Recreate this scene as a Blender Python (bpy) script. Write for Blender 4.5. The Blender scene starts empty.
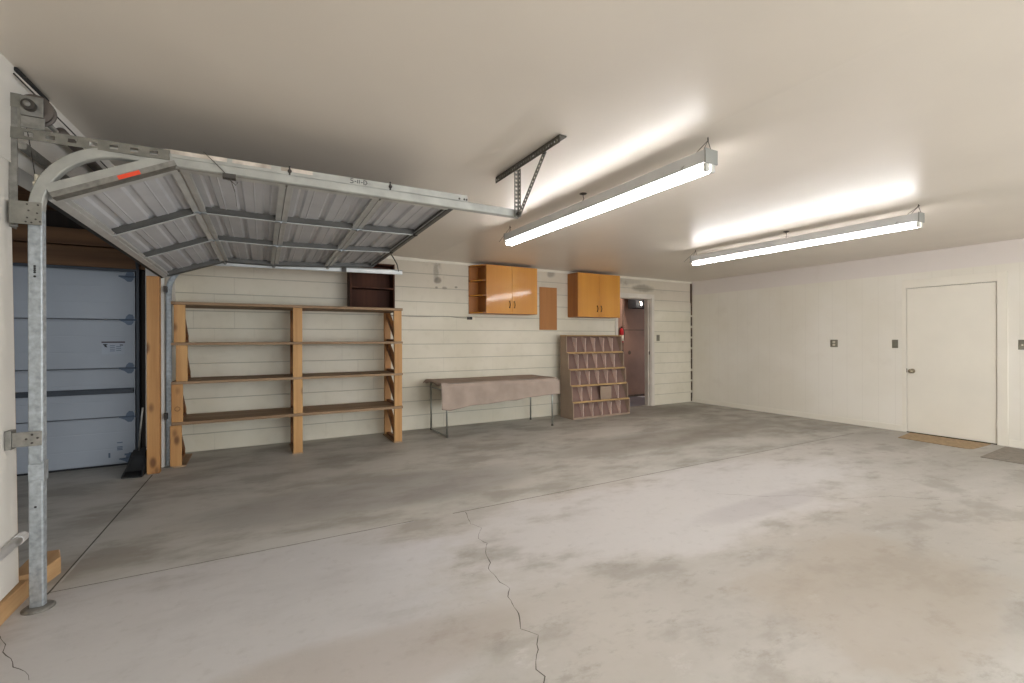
import bpy, bmesh, math, random
from mathutils import Vector, Matrix
random.seed(7)
COL = bpy.context.scene.collection
SC = bpy.context.scene
V = Vector

# ------------------------------------------------------------------ materials
def lin(c):
    return tuple(((x/255.0)/12.92 if x/255.0 <= .04045 else ((x/255.0+.055)/1.055)**2.4) for x in c)

def new_mat(name):
    m = bpy.data.materials.new(name); m.use_nodes = True
    nt = m.node_tree; b = nt.nodes['Principled BSDF']
    return m, nt, b

def nd(nt, t, **kw):
    n = nt.nodes.new(t)
    for k, v in kw.items(): setattr(n, k, v)
    return n

def mat(name, rgb, rough=.6, metal=0, var=.08, scale=6, bump=0, bscale=60, stretch=None, spec=.5, coat=0, dark=None, world=False):
    """colour with soft noise variation; stretch squeezes the noise along an axis for grain"""
    m, nt, b = new_mat(name); L = nt.links
    c = lin(rgb)
    tc = nd(nt, 'ShaderNodeTexCoord'); mp = nd(nt, 'ShaderNodeMapping')
    if world:
        g = nd(nt, 'ShaderNodeNewGeometry'); L.new(g.outputs['Position'], mp.inputs['Vector'])
    else:
        L.new(tc.outputs['Object'], mp.inputs['Vector'])
    if stretch: mp.inputs['Scale'].default_value = stretch
    nz = nd(nt, 'ShaderNodeTexNoise'); nz.inputs['Scale'].default_value = scale; nz.inputs['Detail'].default_value = 6
    L.new(mp.outputs[0], nz.inputs['Vector'])
    rp = nd(nt, 'ShaderNodeValToRGB')
    lo = lin(dark) if dark else tuple(x*(1-var*2) for x in c)
    hi = tuple(min(1, x*(1+var)) for x in c)
    rp.color_ramp.elements[0].position = .32; rp.color_ramp.elements[1].position = .68
    rp.color_ramp.elements[0].color = (*lo, 1); rp.color_ramp.elements[1].color = (*hi, 1)
    L.new(nz.outputs['Fac'], rp.inputs['Fac']); L.new(rp.outputs['Color'], b.inputs['Base Color'])
    b.inputs['Roughness'].default_value = rough; b.inputs['Metallic'].default_value = metal
    b.inputs['Specular IOR Level'].default_value = spec
    if coat: b.inputs['Coat Weight'].default_value = coat; b.inputs['Coat Roughness'].default_value = .12
    if bump:
        n2 = nd(nt, 'ShaderNodeTexNoise'); n2.inputs['Scale'].default_value = bscale; n2.inputs['Detail'].default_value = 4
        L.new(mp.outputs[0], n2.inputs['Vector'])
        bp = nd(nt, 'ShaderNodeBump'); bp.inputs['Strength'].default_value = bump; bp.inputs['Distance'].default_value = .01
        L.new(n2.outputs['Fac'], bp.inputs['Height']); L.new(bp.outputs[0], b.inputs['Normal'])
    return m

def mathn(nt, op, a=None, b=None, c=None):
    n = nd(nt, 'ShaderNodeMath', operation=op)
    for i, x in enumerate((a, b, c)):
        if x is None: continue
        if isinstance(x, (int, float)): n.inputs[i].default_value = x
        else: nt.links.new(x, n.inputs[i])
    return n.outputs[0]

def mixc(nt, fac, a, b, mode='MIX'):
    n = nd(nt, 'ShaderNodeMix', data_type='RGBA', blend_type=mode)
    if isinstance(fac, (int, float)): n.inputs[0].default_value = fac
    else: nt.links.new(fac, n.inputs[0])
    for i, x in ((6, a), (7, b)):
        if isinstance(x, tuple): n.inputs[i].default_value = (*x[:3], 1)
        else: nt.links.new(x, n.inputs[i])
    return n.outputs[2]

def noise(nt, vec, scale, detail=5, rough=.55):
    n = nd(nt, 'ShaderNodeTexNoise'); n.inputs['Scale'].default_value = scale
    n.inputs['Detail'].default_value = detail; n.inputs['Roughness'].default_value = rough
    nt.links.new(vec, n.inputs['Vector']); return n.outputs['Fac']

def ramp(nt, fac, p0, p1):
    n = nd(nt, 'ShaderNodeMapRange', interpolation_type='SMOOTHSTEP'); nt.links.new(fac, n.inputs[0])
    n.inputs[1].default_value = p0; n.inputs[2].default_value = p1
    return n.outputs[0]

def block_wall_material():
    """cream painted concrete block: 8 inch courses, raked bed joints, faint head joints, soot stains"""
    m, nt, b = new_mat('painted_block'); L = nt.links
    g = nd(nt, 'ShaderNodeNewGeometry'); sp = nd(nt, 'ShaderNodeSeparateXYZ'); L.new(g.outputs['Position'], sp.inputs[0])
    X, Y, Z = sp.outputs
    row = mathn(nt, 'DIVIDE', Z, .2067)
    fr = mathn(nt, 'FRACT', row)
    d = mathn(nt, 'MULTIPLY', mathn(nt, 'MINIMUM', fr, mathn(nt, 'SUBTRACT', 1.0, fr)), .2067)
    joint = mathn(nt, 'SUBTRACT', 1.0, ramp(nt, d, .002, .008))
    rowi = mathn(nt, 'FLOOR', row)
    off = mathn(nt, 'MULTIPLY', mathn(nt, 'MODULO', rowi, 2.0), .5)
    fx = mathn(nt, 'FRACT', mathn(nt, 'ADD', mathn(nt, 'DIVIDE', X, .413), off))
    dx = mathn(nt, 'MULTIPLY', mathn(nt, 'MINIMUM', fx, mathn(nt, 'SUBTRACT', 1.0, fx)), .413)
    head = mathn(nt, 'SUBTRACT', 1.0, ramp(nt, dx, .001, .006))
    n1 = noise(nt, g.outputs['Position'], 1.3); n2 = noise(nt, g.outputs['Position'], 9)
    base = mixc(nt, ramp(nt, n1, .35, .7), lin((214, 207, 188)), lin((224, 217, 200)))
    base = mixc(nt, mathn(nt, 'MULTIPLY', ramp(nt, n2, .5, .8), .25), base, lin((190, 182, 160)))
    # upper courses above the cabinets are a dirtier, pinker coat
    up = ramp(nt, mathn(nt, 'ADD', Z, mathn(nt, 'MULTIPLY', n1, .3)), 1.9, 2.35)
    base = mixc(nt, mathn(nt, 'MULTIPLY', up, .5), base, lin((190, 176, 160)))
    # soot blotches near the top
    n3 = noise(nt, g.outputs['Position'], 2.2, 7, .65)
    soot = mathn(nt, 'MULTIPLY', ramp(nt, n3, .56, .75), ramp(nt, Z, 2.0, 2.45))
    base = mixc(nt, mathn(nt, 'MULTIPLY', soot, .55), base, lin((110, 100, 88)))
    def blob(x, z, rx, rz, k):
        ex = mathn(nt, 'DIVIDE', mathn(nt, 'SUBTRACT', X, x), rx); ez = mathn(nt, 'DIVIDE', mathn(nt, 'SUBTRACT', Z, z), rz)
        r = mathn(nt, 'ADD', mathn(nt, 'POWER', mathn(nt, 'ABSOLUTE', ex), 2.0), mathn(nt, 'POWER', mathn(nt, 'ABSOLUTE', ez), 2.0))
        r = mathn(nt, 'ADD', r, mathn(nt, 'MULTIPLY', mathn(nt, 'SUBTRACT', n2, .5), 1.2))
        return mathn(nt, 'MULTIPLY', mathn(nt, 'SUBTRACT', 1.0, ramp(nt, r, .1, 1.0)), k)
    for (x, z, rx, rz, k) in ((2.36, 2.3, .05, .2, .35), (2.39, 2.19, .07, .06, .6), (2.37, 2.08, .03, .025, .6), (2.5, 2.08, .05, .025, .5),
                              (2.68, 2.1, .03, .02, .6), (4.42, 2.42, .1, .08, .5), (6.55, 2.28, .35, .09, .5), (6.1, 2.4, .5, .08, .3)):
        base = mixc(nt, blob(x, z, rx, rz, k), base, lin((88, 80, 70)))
    hz = ramp(nt, noise(nt, g.outputs['Position'], 1.1), .45, .65)
    base = mixc(nt, mathn(nt, 'MULTIPLY', joint, .46), base, lin((112, 108, 94)))
    base = mixc(nt, mathn(nt, 'MULTIPLY', mathn(nt, 'MULTIPLY', head, hz), .22), base, lin((120, 114, 100)))
    L.new(base, b.inputs['Base Color']); b.inputs['Roughness'].default_value = .6
    h = mathn(nt, 'SUBTRACT', mathn(nt, 'MULTIPLY', noise(nt, g.outputs['Position'], 80, 3), .12), mathn(nt, 'ADD', joint, mathn(nt, 'MULTIPLY', mathn(nt, 'MULTIPLY', head, hz), .3)))
    bp = nd(nt, 'ShaderNodeBump'); bp.inputs['Strength'].default_value = .5; bp.inputs['Distance'].default_value = .006
    L.new(h, bp.inputs['Height']); L.new(bp.outputs[0], b.inputs['Normal'])
    return m

def floor_material():
    m, nt, b = new_mat('worn_concrete'); L = nt.links
    g = nd(nt, 'ShaderNodeNewGeometry'); sp = nd(nt, 'ShaderNodeSeparateXYZ'); L.new(g.outputs['Position'], sp.inputs[0])
    X, Y, Z = sp.outputs; P = g.outputs['Position']
    mp = nd(nt, 'ShaderNodeMapping'); L.new(P, mp.inputs['Vector']); mp.inputs['Scale'].default_value = (.55, 1.0, 1); mp.inputs['Rotation'].default_value = (0, 0, .35)
    PS = mp.outputs[0]
    a = noise(nt, PS, .8, 6, .6); c = noise(nt, PS, 2.6, 8, .62); d = noise(nt, P, 14, 6, .6); e = noise(nt, PS, .45, 3)
    def patch(x, y, rx, ry, wob=.9):
        ex = mathn(nt, 'DIVIDE', mathn(nt, 'SUBTRACT', X, x), rx); ey = mathn(nt, 'DIVIDE', mathn(nt, 'SUBTRACT', Y, y), ry)
        r = mathn(nt, 'ADD', mathn(nt, 'MULTIPLY', ex, ex), mathn(nt, 'MULTIPLY', ey, ey))
        r = mathn(nt, 'ADD', r, mathn(nt, 'MULTIPLY', mathn(nt, 'SUBTRACT', c, .5), 2.4*wob))
        r = mathn(nt, 'ADD', r, mathn(nt, 'MULTIPLY', mathn(nt, 'SUBTRACT', a, .5), 2.0*wob))
        return mathn(nt, 'SUBTRACT', 1.0, ramp(nt, r, .35, 1.05))
    g2 = noise(nt, PS, 5.0, 12, .74)
    base = mixc(nt, ramp(nt, a, .38, .62), lin((164, 160, 153)), lin((180, 176, 170)))
    base = mixc(nt, mathn(nt, 'MULTIPLY', ramp(nt, e, .44, .6), .5), base, lin((174, 166, 155)))
    base = mixc(nt, mathn(nt, 'MULTIPLY', ramp(nt, c, .50, .64), .50), base, lin((138, 132, 123)))
    base = mixc(nt, mathn(nt, 'MULTIPLY', ramp(nt, g2, .53, .66), .45), base, lin((130, 123, 112)))
    base = mixc(nt, mathn(nt, 'MULTIPLY', ramp(nt, g2, .42, .28), .40), base, lin((204, 201, 198)))
    # pale washed zone across the middle of the slab, grey zone by the overhead door painted paler for cool daylight
    base = mixc(nt, mathn(nt, 'MULTIPLY', patch(3.2, 2.55, 2.6, .75), .75), base, lin((196, 193, 191)))
    base = mixc(nt, mathn(nt, 'MULTIPLY', patch(-.2, 2.5, 1.4, 1.3), .60), base, lin((194, 193, 195)))
    base = mixc(nt, mathn(nt, 'MULTIPLY', patch(2.8, 1.15, .9, .55), .50), base, lin((158, 146, 130)))
    base = mixc(nt, mathn(nt, 'MULTIPLY', patch(3.6, 2.2, .95, .17, .6), .60), base, lin((170, 165, 164)))
    base = mixc(nt, mathn(nt, 'MULTIPLY', patch(.3, 1.9, .9, .25, .7), .45), base, lin((158, 146, 134)))
    base = mixc(nt, mathn(nt, 'MULTIPLY', ramp(nt, d, .54, .76), .20), base, lin((134, 128, 120)))
    # the older slab toward the back wall is greyer and dirtier
    back = ramp(nt, Y, 3.236, 3.246)
    dirty = mixc(nt, ramp(nt, c, .40, .62), lin((182, 180, 172)), lin((150, 146, 137)))
    dirty = mixc(nt, mathn(nt, 'MULTIPLY', ramp(nt, g2, .55, .72), .4), dirty, lin((132, 126, 116)))
    base = mixc(nt, mathn(nt, 'MULTIPLY', back, .62), base, dirty)
    base = mixc(nt, mathn(nt, 'MULTIPLY', mathn(nt, 'MULTIPLY', patch(1.0, 4.0, 1.6, .5), back), .55), base, lin((138, 134, 130)))
    base = mixc(nt, mathn(nt, 'MULTIPLY', mathn(nt, 'MULTIPLY', patch(5.0, 4.3, 2.4, .42), back), .55), base, lin((128, 121, 110)))
    base = mixc(nt, mathn(nt, 'MULTIPLY', mathn(nt, 'MULTIPLY', patch(6.4, 6.0, 1.1, .6), back), .55), base, lin((110, 105, 95)))
    base = mixc(nt, mathn(nt, 'MULTIPLY', mathn(nt, 'MULTIPLY', patch(4.3, 5.0, 1.1, .25), back), .5), base, lin((196, 192, 184)))
    # oily grime along the right wall base
    gr = mathn(nt, 'MULTIPLY', ramp(nt, noise(nt, P, 1.7, 6, .6), .42, .66), back)
    gr = mathn(nt, 'MULTIPLY', gr, ramp(nt, X, 4.0, 7.0))
    base = mixc(nt, mathn(nt, 'MULTIPLY', gr, .45), base, lin((112, 106, 95)))
    L.new(base, b.inputs['Base Color'])
    r = mathn(nt, 'ADD', mathn(nt, 'MULTIPLY', c, .3), .4); L.new(r, b.inputs['Roughness'])
    b.inputs['Specular IOR Level'].default_value = .35
    bp = nd(nt, 'ShaderNodeBump'); bp.inputs['Strength'].default_value = .12; bp.inputs['Distance'].default_value = .01
    L.new(noise(nt, P, 30, 6), bp.inputs['Height']); L.new(bp.outputs[0], b.inputs['Normal'])
    return m

def panel_wall_material():
    """cream painted grooved sheet panelling on the right-hand wall"""
    m, nt, b = new_mat('cream_panelling'); L = nt.links
    g = nd(nt, 'ShaderNodeNewGeometry'); sp = nd(nt, 'ShaderNodeSeparateXYZ'); L.new(g.outputs['Position'], sp.inputs[0])
    X, Y, Z = sp.outputs
    fr = mathn(nt, 'FRACT', mathn(nt, 'DIVIDE', Y, .203))
    d = mathn(nt, 'MULTIPLY', mathn(nt, 'MINIMUM', fr, mathn(nt, 'SUBTRACT', 1.0, fr)), .203)
    gv = mathn(nt, 'MULTIPLY', mathn(nt, 'SUBTRACT', 1.0, ramp(nt, d, .001, .004)), ramp(nt, Z, 2.205, 2.195))
    n1 = noise(nt, g.outputs['Position'], .8)
    base = mixc(nt, ramp(nt, n1, .35, .7), lin((222, 216, 202)), lin((230, 225, 214)))
    base = mixc(nt, ramp(nt, Z, 2.195, 2.21), base, lin((221, 213, 206)))
    base = mixc(nt, mathn(nt, 'MULTIPLY', gv, .12), base, lin((150, 140, 125)))
    n2 = noise(nt, g.outputs['Position'], 3.5, 6)
    base = mixc(nt, mathn(nt, 'MULTIPLY', ramp(nt, n2, .58, .8), .12), base, lin((180, 168, 148)))
    L.new(base, b.inputs['Base Color']); b.inputs['Roughness'].default_value = .5
    bp = nd(nt, 'ShaderNodeBump'); bp.inputs['Strength'].default_value = .2; bp.inputs['Distance'].default_value = .003
    L.new(mathn(nt, 'SUBTRACT', 0.0, gv), bp.inputs['Height']); L.new(bp.outputs[0], b.inputs['Normal'])
    return m

def wood(name, rgb, dark, axis='Z', rough=.55, scale=3.0, coat=0, knots=False, spec=.4):
    """long grain along one axis"""
    m, nt, b = new_mat(name); L = nt.links
    g = nd(nt, 'ShaderNodeNewGeometry'); mp = nd(nt, 'ShaderNodeMapping'); L.new(g.outputs['Position'], mp.inputs['Vector'])
    s = {'X': (.12, 2.2, 2.2), 'Y': (2.2, .12, 2.2), 'Z': (2.2, 2.2, .12)}[axis]
    mp.inputs['Scale'].default_value = s
    n1 = noise(nt, mp.outputs[0], scale, 7, .6); n2 = noise(nt, mp.outputs[0], scale*9, 4)
    base = mixc(nt, ramp(nt, n1, .3, .72), lin(dark), lin(rgb))
    base = mixc(nt, mathn(nt, 'MULTIPLY', ramp(nt, n2, .5, .75), .25), base, lin(dark))
    if knots:
        mk = nd(nt, 'ShaderNodeMapping'); L.new(g.outputs['Position'], mk.inputs['Vector'])
        mk.inputs['Scale'].default_value = {'X': (2.4, 7, 7), 'Y': (7, 2.4, 7), 'Z': (7, .01, 3.4)}[axis]
        vo = nd(nt, 'ShaderNodeTexVoronoi'); vo.inputs['Scale'].default_value = 1.0; L.new(mk.outputs[0], vo.inputs['Vector'])
        k = mathn(nt, 'SUBTRACT', 1.0, ramp(nt, vo.outputs['Distance'], .08, .26))
        base = mixc(nt, mathn(nt, 'MULTIPLY', k, .8), base, lin((84, 48, 22)))
    L.new(base, b.inputs['Base Color']); b.inputs['Roughness'].default_value = rough
    b.inputs['Specular IOR Level'].default_value = spec
    if coat: b.inputs['Coat Weight'].default_value = coat; b.inputs['Coat Roughness'].default_value = .09
    bp = nd(nt, 'ShaderNodeBump'); bp.inputs['Strength'].default_value = .08; bp.inputs['Distance'].default_value = .004
    L.new(n2, bp.inputs['Height']); L.new(bp.outputs[0], b.inputs['Normal'])
    return m

def emit(name, rgb, s):
    m, nt, b = new_mat(name)
    b.inputs['Base Color'].default_value = (*lin(rgb), 1)
    b.inputs['Emission Color'].default_value = (*lin(rgb), 1); b.inputs['Emission Strength'].default_value = s
    return m

M = {}
M['block'] = block_wall_material(); M['floor'] = floor_material(); M['panel'] = panel_wall_material()
M['ceil'] = mat('ceiling_paint', (220, 211, 199), .34, var=.03, scale=.9, bump=.03, bscale=5, world=True, spec=.4)
M['white'] = mat('white_wall', (226, 222, 214), .55, var=.03, scale=1.5, world=True)
M['trim'] = mat('cream_trim', (224, 217, 202), .5, var=.04, scale=4)
M['casing'] = mat('casing_paint', (214, 206, 194), .5, var=.05, scale=4)
M['door'] = mat('cream_door', (228, 222, 208), .42, var=.02, scale=2)
M['galv'] = mat('galvanised_steel', (170, 177, 182), .42, .55, var=.14, scale=38, bump=.03)
M['galvd'] = mat('dull_galvanised_steel', (138, 136, 130), .5, .55, var=.14, scale=30)
M['track'] = mat('cream_coated_steel', (168, 168, 162), .48, .3, var=.08, scale=12)
M['trackw'] = mat('whitewashed_steel', (206, 196, 184), .6, .1, var=.12, scale=9, dark=(150, 140, 128))
M['skin'] = mat('door_skin_steel', (204, 205, 209), .5, .05, var=.04, scale=4)
M['rail'] = mat('door_rail_steel', (206, 207, 205), .42, .3, var=.06, scale=8)
M['raild'] = mat('door_end_shade_steel', (92, 91, 88), .5, .4, var=.1, scale=12)  # dark end steel; also paints the shade on the stile sides
M['black'] = mat('black_rubber', (26, 26, 27), .7, var=.1)
M['iron'] = mat('dark_iron', (74, 70, 66), .5, .6, var=.15, scale=20)
M['drum'] = mat('cast_drum', (98, 90, 84), .55, .5, var=.12, scale=15)
M['perf'] = mat('perforated_steel', (132, 130, 122), .5, .5, var=.12, scale=20)
M['perfd'] = mat('dark_shaded_perforated_steel', (86, 82, 74), .55, .5, var=.12, scale=20)  # dark strap steel; also paints the shadowed face of the ceiling angle
M['red'] = mat('red_tape', (226, 72, 40), .5, var=.03)
M['ink'] = mat('marker_ink', (22, 20, 20), .6, var=.02)
M['pine'] = wood('pine_upright', (200, 156, 100), (164, 116, 66), 'Z', knots=True)
M['pinex'] = wood('pine_board', (166, 138, 108), (124, 98, 72), 'X', .7)
M['pined'] = wood('aged_pine_brace', (150, 98, 52), (98, 60, 30), 'Y', .65)
M['post'] = wood('fir_post', (196, 148, 92), (158, 108, 58), 'Z', knots=True)
M['tan'] = wood('tan_sill_wood', (200, 164, 120), (166, 128, 86), 'Y')
M['beam'] = wood('dark_beam', (126, 92, 62), (84, 58, 38), 'X', .75)
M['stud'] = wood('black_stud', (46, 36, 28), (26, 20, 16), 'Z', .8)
M['walnut'] = wood('walnut_veneer', (84, 52, 38), (56, 32, 24), 'Z', .7, spec=.2)
M['maple'] = wood('varnished_door', (210, 148, 58), (192, 126, 42), 'Z', .42, 1.2, coat=.7, spec=.4)
M['mapled'] = wood('varnished_carcass', (176, 112, 48), (138, 82, 34), 'Z', .4, 1.5)
M['hard'] = wood('hardboard', (176, 122, 70), (154, 102, 56), 'Z', .6, 1.0)
M['rack'] = mat('rack_board_shaded', (124, 98, 88), .75, var=.05, scale=5)  # darkened to paint the shade inside the slots
M['racks'] = mat('rack_side_board', (156, 136, 118), .75, var=.06, scale=4)
M['rack_lit'] = mat('rack_divider_lit', (232, 208, 196), .7, var=.04)  # lightened to paint the light on the divider faces
M['ledge'] = wood('rack_ledge', (196, 164, 116), (166, 132, 86), 'X', .6)
M['cloth'] = mat('felt_cloth', (166, 150, 138), .95, var=.07, scale=5, bump=.15, bscale=220, spec=.1)
M['chrome'] = mat('chrome_tube', (176, 178, 172), .3, .9, var=.05)
M['grey'] = mat('grey_fibreboard', (96, 92, 84), .7)
M['mat1'] = mat('coir_mat', (164, 140, 108), .95, var=.12, scale=25, bump=.4, bscale=160)
M['mat2'] = mat('grey_carpet_mat', (140, 132, 122), .95, var=.1, scale=18, bump=.4, bscale=160)
M['plate'] = mat('steel_cover_plate', (128, 124, 110), .4, .55, var=.06)
M['ivory'] = mat('ivory_plastic', (224, 216, 196), .4, var=.02)
M['brass'] = mat('worn_brass_knob', (170, 160, 140), .25, .9, var=.06)
M['bronze'] = mat('antique_bronze', (62, 46, 30), .4, .7, var=.1)
M['bluedoor'] = mat('blue_grey_steel', (148, 153, 160), .5, .05, var=.04, scale=1.6)
M['hinge'] = mat('slate_hinge', (84, 96, 112), .5, .3, var=.08)
M['strut'] = mat('dark_strut', (52, 56, 62), .5, .4)
M['maroon'] = mat('painted_maroon_board', (146, 112, 94), .6, var=.1, scale=2.0, world=True)
M['hallfloor'] = mat('hall_floor', (128, 128, 136), .5, var=.08, scale=3)
M['fire'] = mat('fire_red', (190, 26, 34), .3, var=.03)
M['paper'] = mat('white_paper', (240, 240, 240), .6, var=.01)
M['endcap'] = mat('fixture_end_shaded', (138, 138, 132), .5, var=.03)  # grey paints the shade on the fixture ends
M['housing'] = mat('fixture_enamel', (196, 196, 194), .4, var=.02)
M['socket'] = mat('lampholder_plastic', (196, 194, 186), .45, var=.03)
M['tube'] = emit('fluorescent_tube', (255, 252, 252), 26.0)
M['bulb'] = emit('hall_bulb', (255, 250, 240), 14.0)
M['jointl'] = mat('joint_filler', (186, 184, 180), .8, var=.1, scale=10)
M['jointd'] = mat('joint_dark', (84, 80, 74), .9, var=.1, scale=10)  # dark tone of joints and cracks
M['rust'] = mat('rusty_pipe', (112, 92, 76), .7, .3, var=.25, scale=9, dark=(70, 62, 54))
M['pipe'] = mat('white_pvc', (226, 226, 226), .4, var=.02)
M['cable'] = mat('grey_cable', (150, 144, 130), .6, var=.04)
M['wire'] = mat('dark_wire', (70, 64, 58), .5, .4, var=.05)

# ------------------------------------------------------------------ mesh helpers
class MB:
    def __init__(s): s.bm = bmesh.new()
    def hexa(s, p):
        """8 corners: bottom 4 ccw, top 4 ccw"""
        v = [s.bm.verts.new(V(q)) for q in p]
        for f in ((3, 2, 1, 0), (4, 5, 6, 7), (0, 1, 5, 4), (1, 2, 6, 5), (2, 3, 7, 6), (3, 0, 4, 7)):
            s.bm.faces.new([v[i] for i in f])
        return s
    def box(s, x0, x1, y0, y1, z0, z1):
        return s.hexa([(x0, y0, z0), (x1, y0, z0), (x1, y1, z0), (x0, y1, z0), (x0, y0, z1), (x1, y0, z1), (x1, y1, z1), (x0, y1, z1)])
    def bar(s, a, b, w, h, up=(0, 0, 1), off=(0, 0)):
        """box from a to b; w across, h along up"""
        a, b = V(a), V(b); d = (b-a).normalized(); u = V(up); u = (u-d*u.dot(d)).normalized(); r = d.cross(u)
        c = [a+r*(sx*w/2+off[0])+u*(sy*h/2+off[1]) for sx, sy in ((-1, -1), (1, -1), (1, 1), (-1, 1))]
        e = [q+(b-a) for q in c]
        return s.hexa([c[0], c[1], e[1], e[0], c[3], c[2], e[2], e[3]])
    def prism(s, poly, vec):
        """polygon (3-D points) extruded by vec"""
        a = [s.bm.verts.new(V(p)) for p in poly]; b = [s.bm.verts.new(V(p)+V(vec)) for p in poly]; n = len(poly)
        s.bm.faces.new(a[::-1]); s.bm.faces.new(b)
        for i in range(n): s.bm.faces.new([a[i], a[(i+1) % n], b[(i+1) % n], b[i]])
        return s
    def tube(s, pts, r, n=10, cap=True):
        pts = [V(p) for p in pts]; rings = []; rr = r if isinstance(r, (list, tuple)) else [r]*len(pts)
        prev = None
        for i, p in enumerate(pts):
            t = (pts[min(i+1, len(pts)-1)]-pts[max(i-1, 0)]).normalized()
            if prev is None:
                u = t.orthogonal().normalized()
            else:
                u = (prev-t*prev.dot(t)); u = u.normalized() if u.length > 1e-6 else t.orthogonal().normalized()
            prev = u; w = t.cross(u)
            rings.append([s.bm.verts.new(p+(u*math.cos(2*math.pi*k/n)+w*math.sin(2*math.pi*k/n))*rr[i]) for k in range(n)])
        for A, B in zip(rings, rings[1:]):
            for k in range(n): s.bm.faces.new([A[k], A[(k+1) % n], B[(k+1) % n], B[k]])
        if cap: s.bm.faces.new(rings[0][::-1]); s.bm.faces.new(rings[-1])
        return s
    def lathe(s, c, axis, prof, n=24):
        """prof: (radius, distance along axis)"""
        c, ax = V(c), V(axis).normalized()
        return s.tube_rings(c, ax, prof, n)
    def tube_rings(s, c, ax, prof, n):
        u = ax.orthogonal().normalized(); w = ax.cross(u); rings = []
        for r, h in prof:
            rings.append([s.bm.verts.new(c+ax*h+(u*math.cos(2*math.pi*k/n)+w*math.sin(2*math.pi*k/n))*max(r, 1e-4)) for k in range(n)])
        for A, B in zip(rings, rings[1:]):
            for k in range(n): s.bm.faces.new([A[k], A[(k+1) % n], B[(k+1) % n], B[k]])
        s.bm.faces.new(rings[0][::-1]); s.bm.faces.new(rings[-1])
        return s
    def sweep(s, path, prof, lat, closed=False):
        """open profile (n, b) swept along path lying in a vertical plane; lat = sideways vector"""
        path = [V(p) for p in path]; lat = V(lat).normalized(); rows = []
        for i, p in enumerate(path):
            t = (path[min(i+1, len(path)-1)]-path[max(i-1, 0)]).normalized(); nrm = lat.cross(t).normalized()
            rows.append([s.bm.verts.new(p+nrm*a+lat*b) for a, b in prof])
        for A, B in zip(rows, rows[1:]):
            for k in range(len(prof)-1): s.bm.faces.new([A[k], A[k+1], B[k+1], B[k]])
        return s
    def perf(s, a, b, w, t, up, slot=.012, gap=.02, edge=.28, nrm=None):
        """perforated strip from a to b: width w along up, thickness t; real slots down the middle"""
        a, b = V(a), V(b); d = b-a; L = d.length; d.normalize(); u = V(up); u = (u-d*u.dot(d)).normalized()
        e = w*edge
        s.bar(a+u*(w/2-e/2), b+u*(w/2-e/2), t, e, u); s.bar(a-u*(w/2-e/2), b-u*(w/2-e/2), t, e, u)
        x = 0
        while x < L:
            x1 = min(x+gap, L); s.bar(a+d*x, a+d*x1, t, w-2*e, u); x = x1+slot
        return s
    def grid(s, fn, nu, nv):
        g = [[s.bm.verts.new(V(fn(i/nu, j/nv))) for j in range(nv+1)] for i in range(nu+1)]
        for i in range(nu):
            for j in range(nv): s.bm.faces.new([g[i][j], g[i+1][j], g[i+1][j+1], g[i][j+1]])
        return s
    def build(s, name, m, parent=None, bevel=0, smooth=False, solid=0, base=None):
        bmesh.ops.remove_doubles(s.bm, verts=s.bm.verts, dist=1e-6)
        bmesh.ops.recalc_face_normals(s.bm, faces=s.bm.faces)
        me = bpy.data.meshes.new(name)
        if parent is not None:
            L = V((0, 0, 0)); p = parent
            while p: L += p.location; p = p.parent
        else:
            vs = [v.co for v in s.bm.verts]
            L = V(base) if base else V((sum(v.x for v in vs)/len(vs), sum(v.y for v in vs)/len(vs), min(v.z for v in vs)))
        bmesh.ops.translate(s.bm, verts=s.bm.verts, vec=-L)
        if smooth:
            for f in s.bm.faces: f.smooth = True
        s.bm.to_mesh(me); s.bm.free()
        o = bpy.data.objects.new(name, me); COL.objects.link(o); me.materials.append(m)
        if parent is not None: o.parent = parent
        else: o.location = L
        if solid:
            q = o.modifiers.new('Solidify', 'SOLIDIFY'); q.thickness = solid; q.offset = 0
        if bevel:
            q = o.modifiers.new('Bevel', 'BEVEL'); q.width = bevel; q.segments = 2; q.limit_method = 'ANGLE'; q.angle_limit = .7
        return o

def thing(name, loc, label, cat, group=None):
    o = bpy.data.objects.new(name, None); COL.objects.link(o); o.location = loc; o.empty_display_size = .1
    return tag(o, label, cat, group)
def tag(o, label, cat, group=None):
    o['label'] = label; o['category'] = cat
    if group: o['group'] = group
    return o
def struct(o, label=None, cat=None):
    o['kind'] = 'structure'
    if label: o['label'] = label
    if cat: o['category'] = cat
    return o
def dup(root, offset, label, group=None):
    r = root.copy(); COL.objects.link(r); r.location = root.location+V(offset); r['label'] = label
    if group: r['group'] = group
    for ch in list(root.children):
        c = ch.copy(); COL.objects.link(c); c.parent = r
        for g in list(ch.children):
            d = g.copy(); COL.objects.link(d); d.parent = c
    return r

WY, RX, LX = 6.53, 7.92, -1.03          # back wall, right wall, left wall
def ceil_z(x): return 2.48 if x >= 2.2 else 2.48+(2.2-x)*(.17/3.23)

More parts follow.
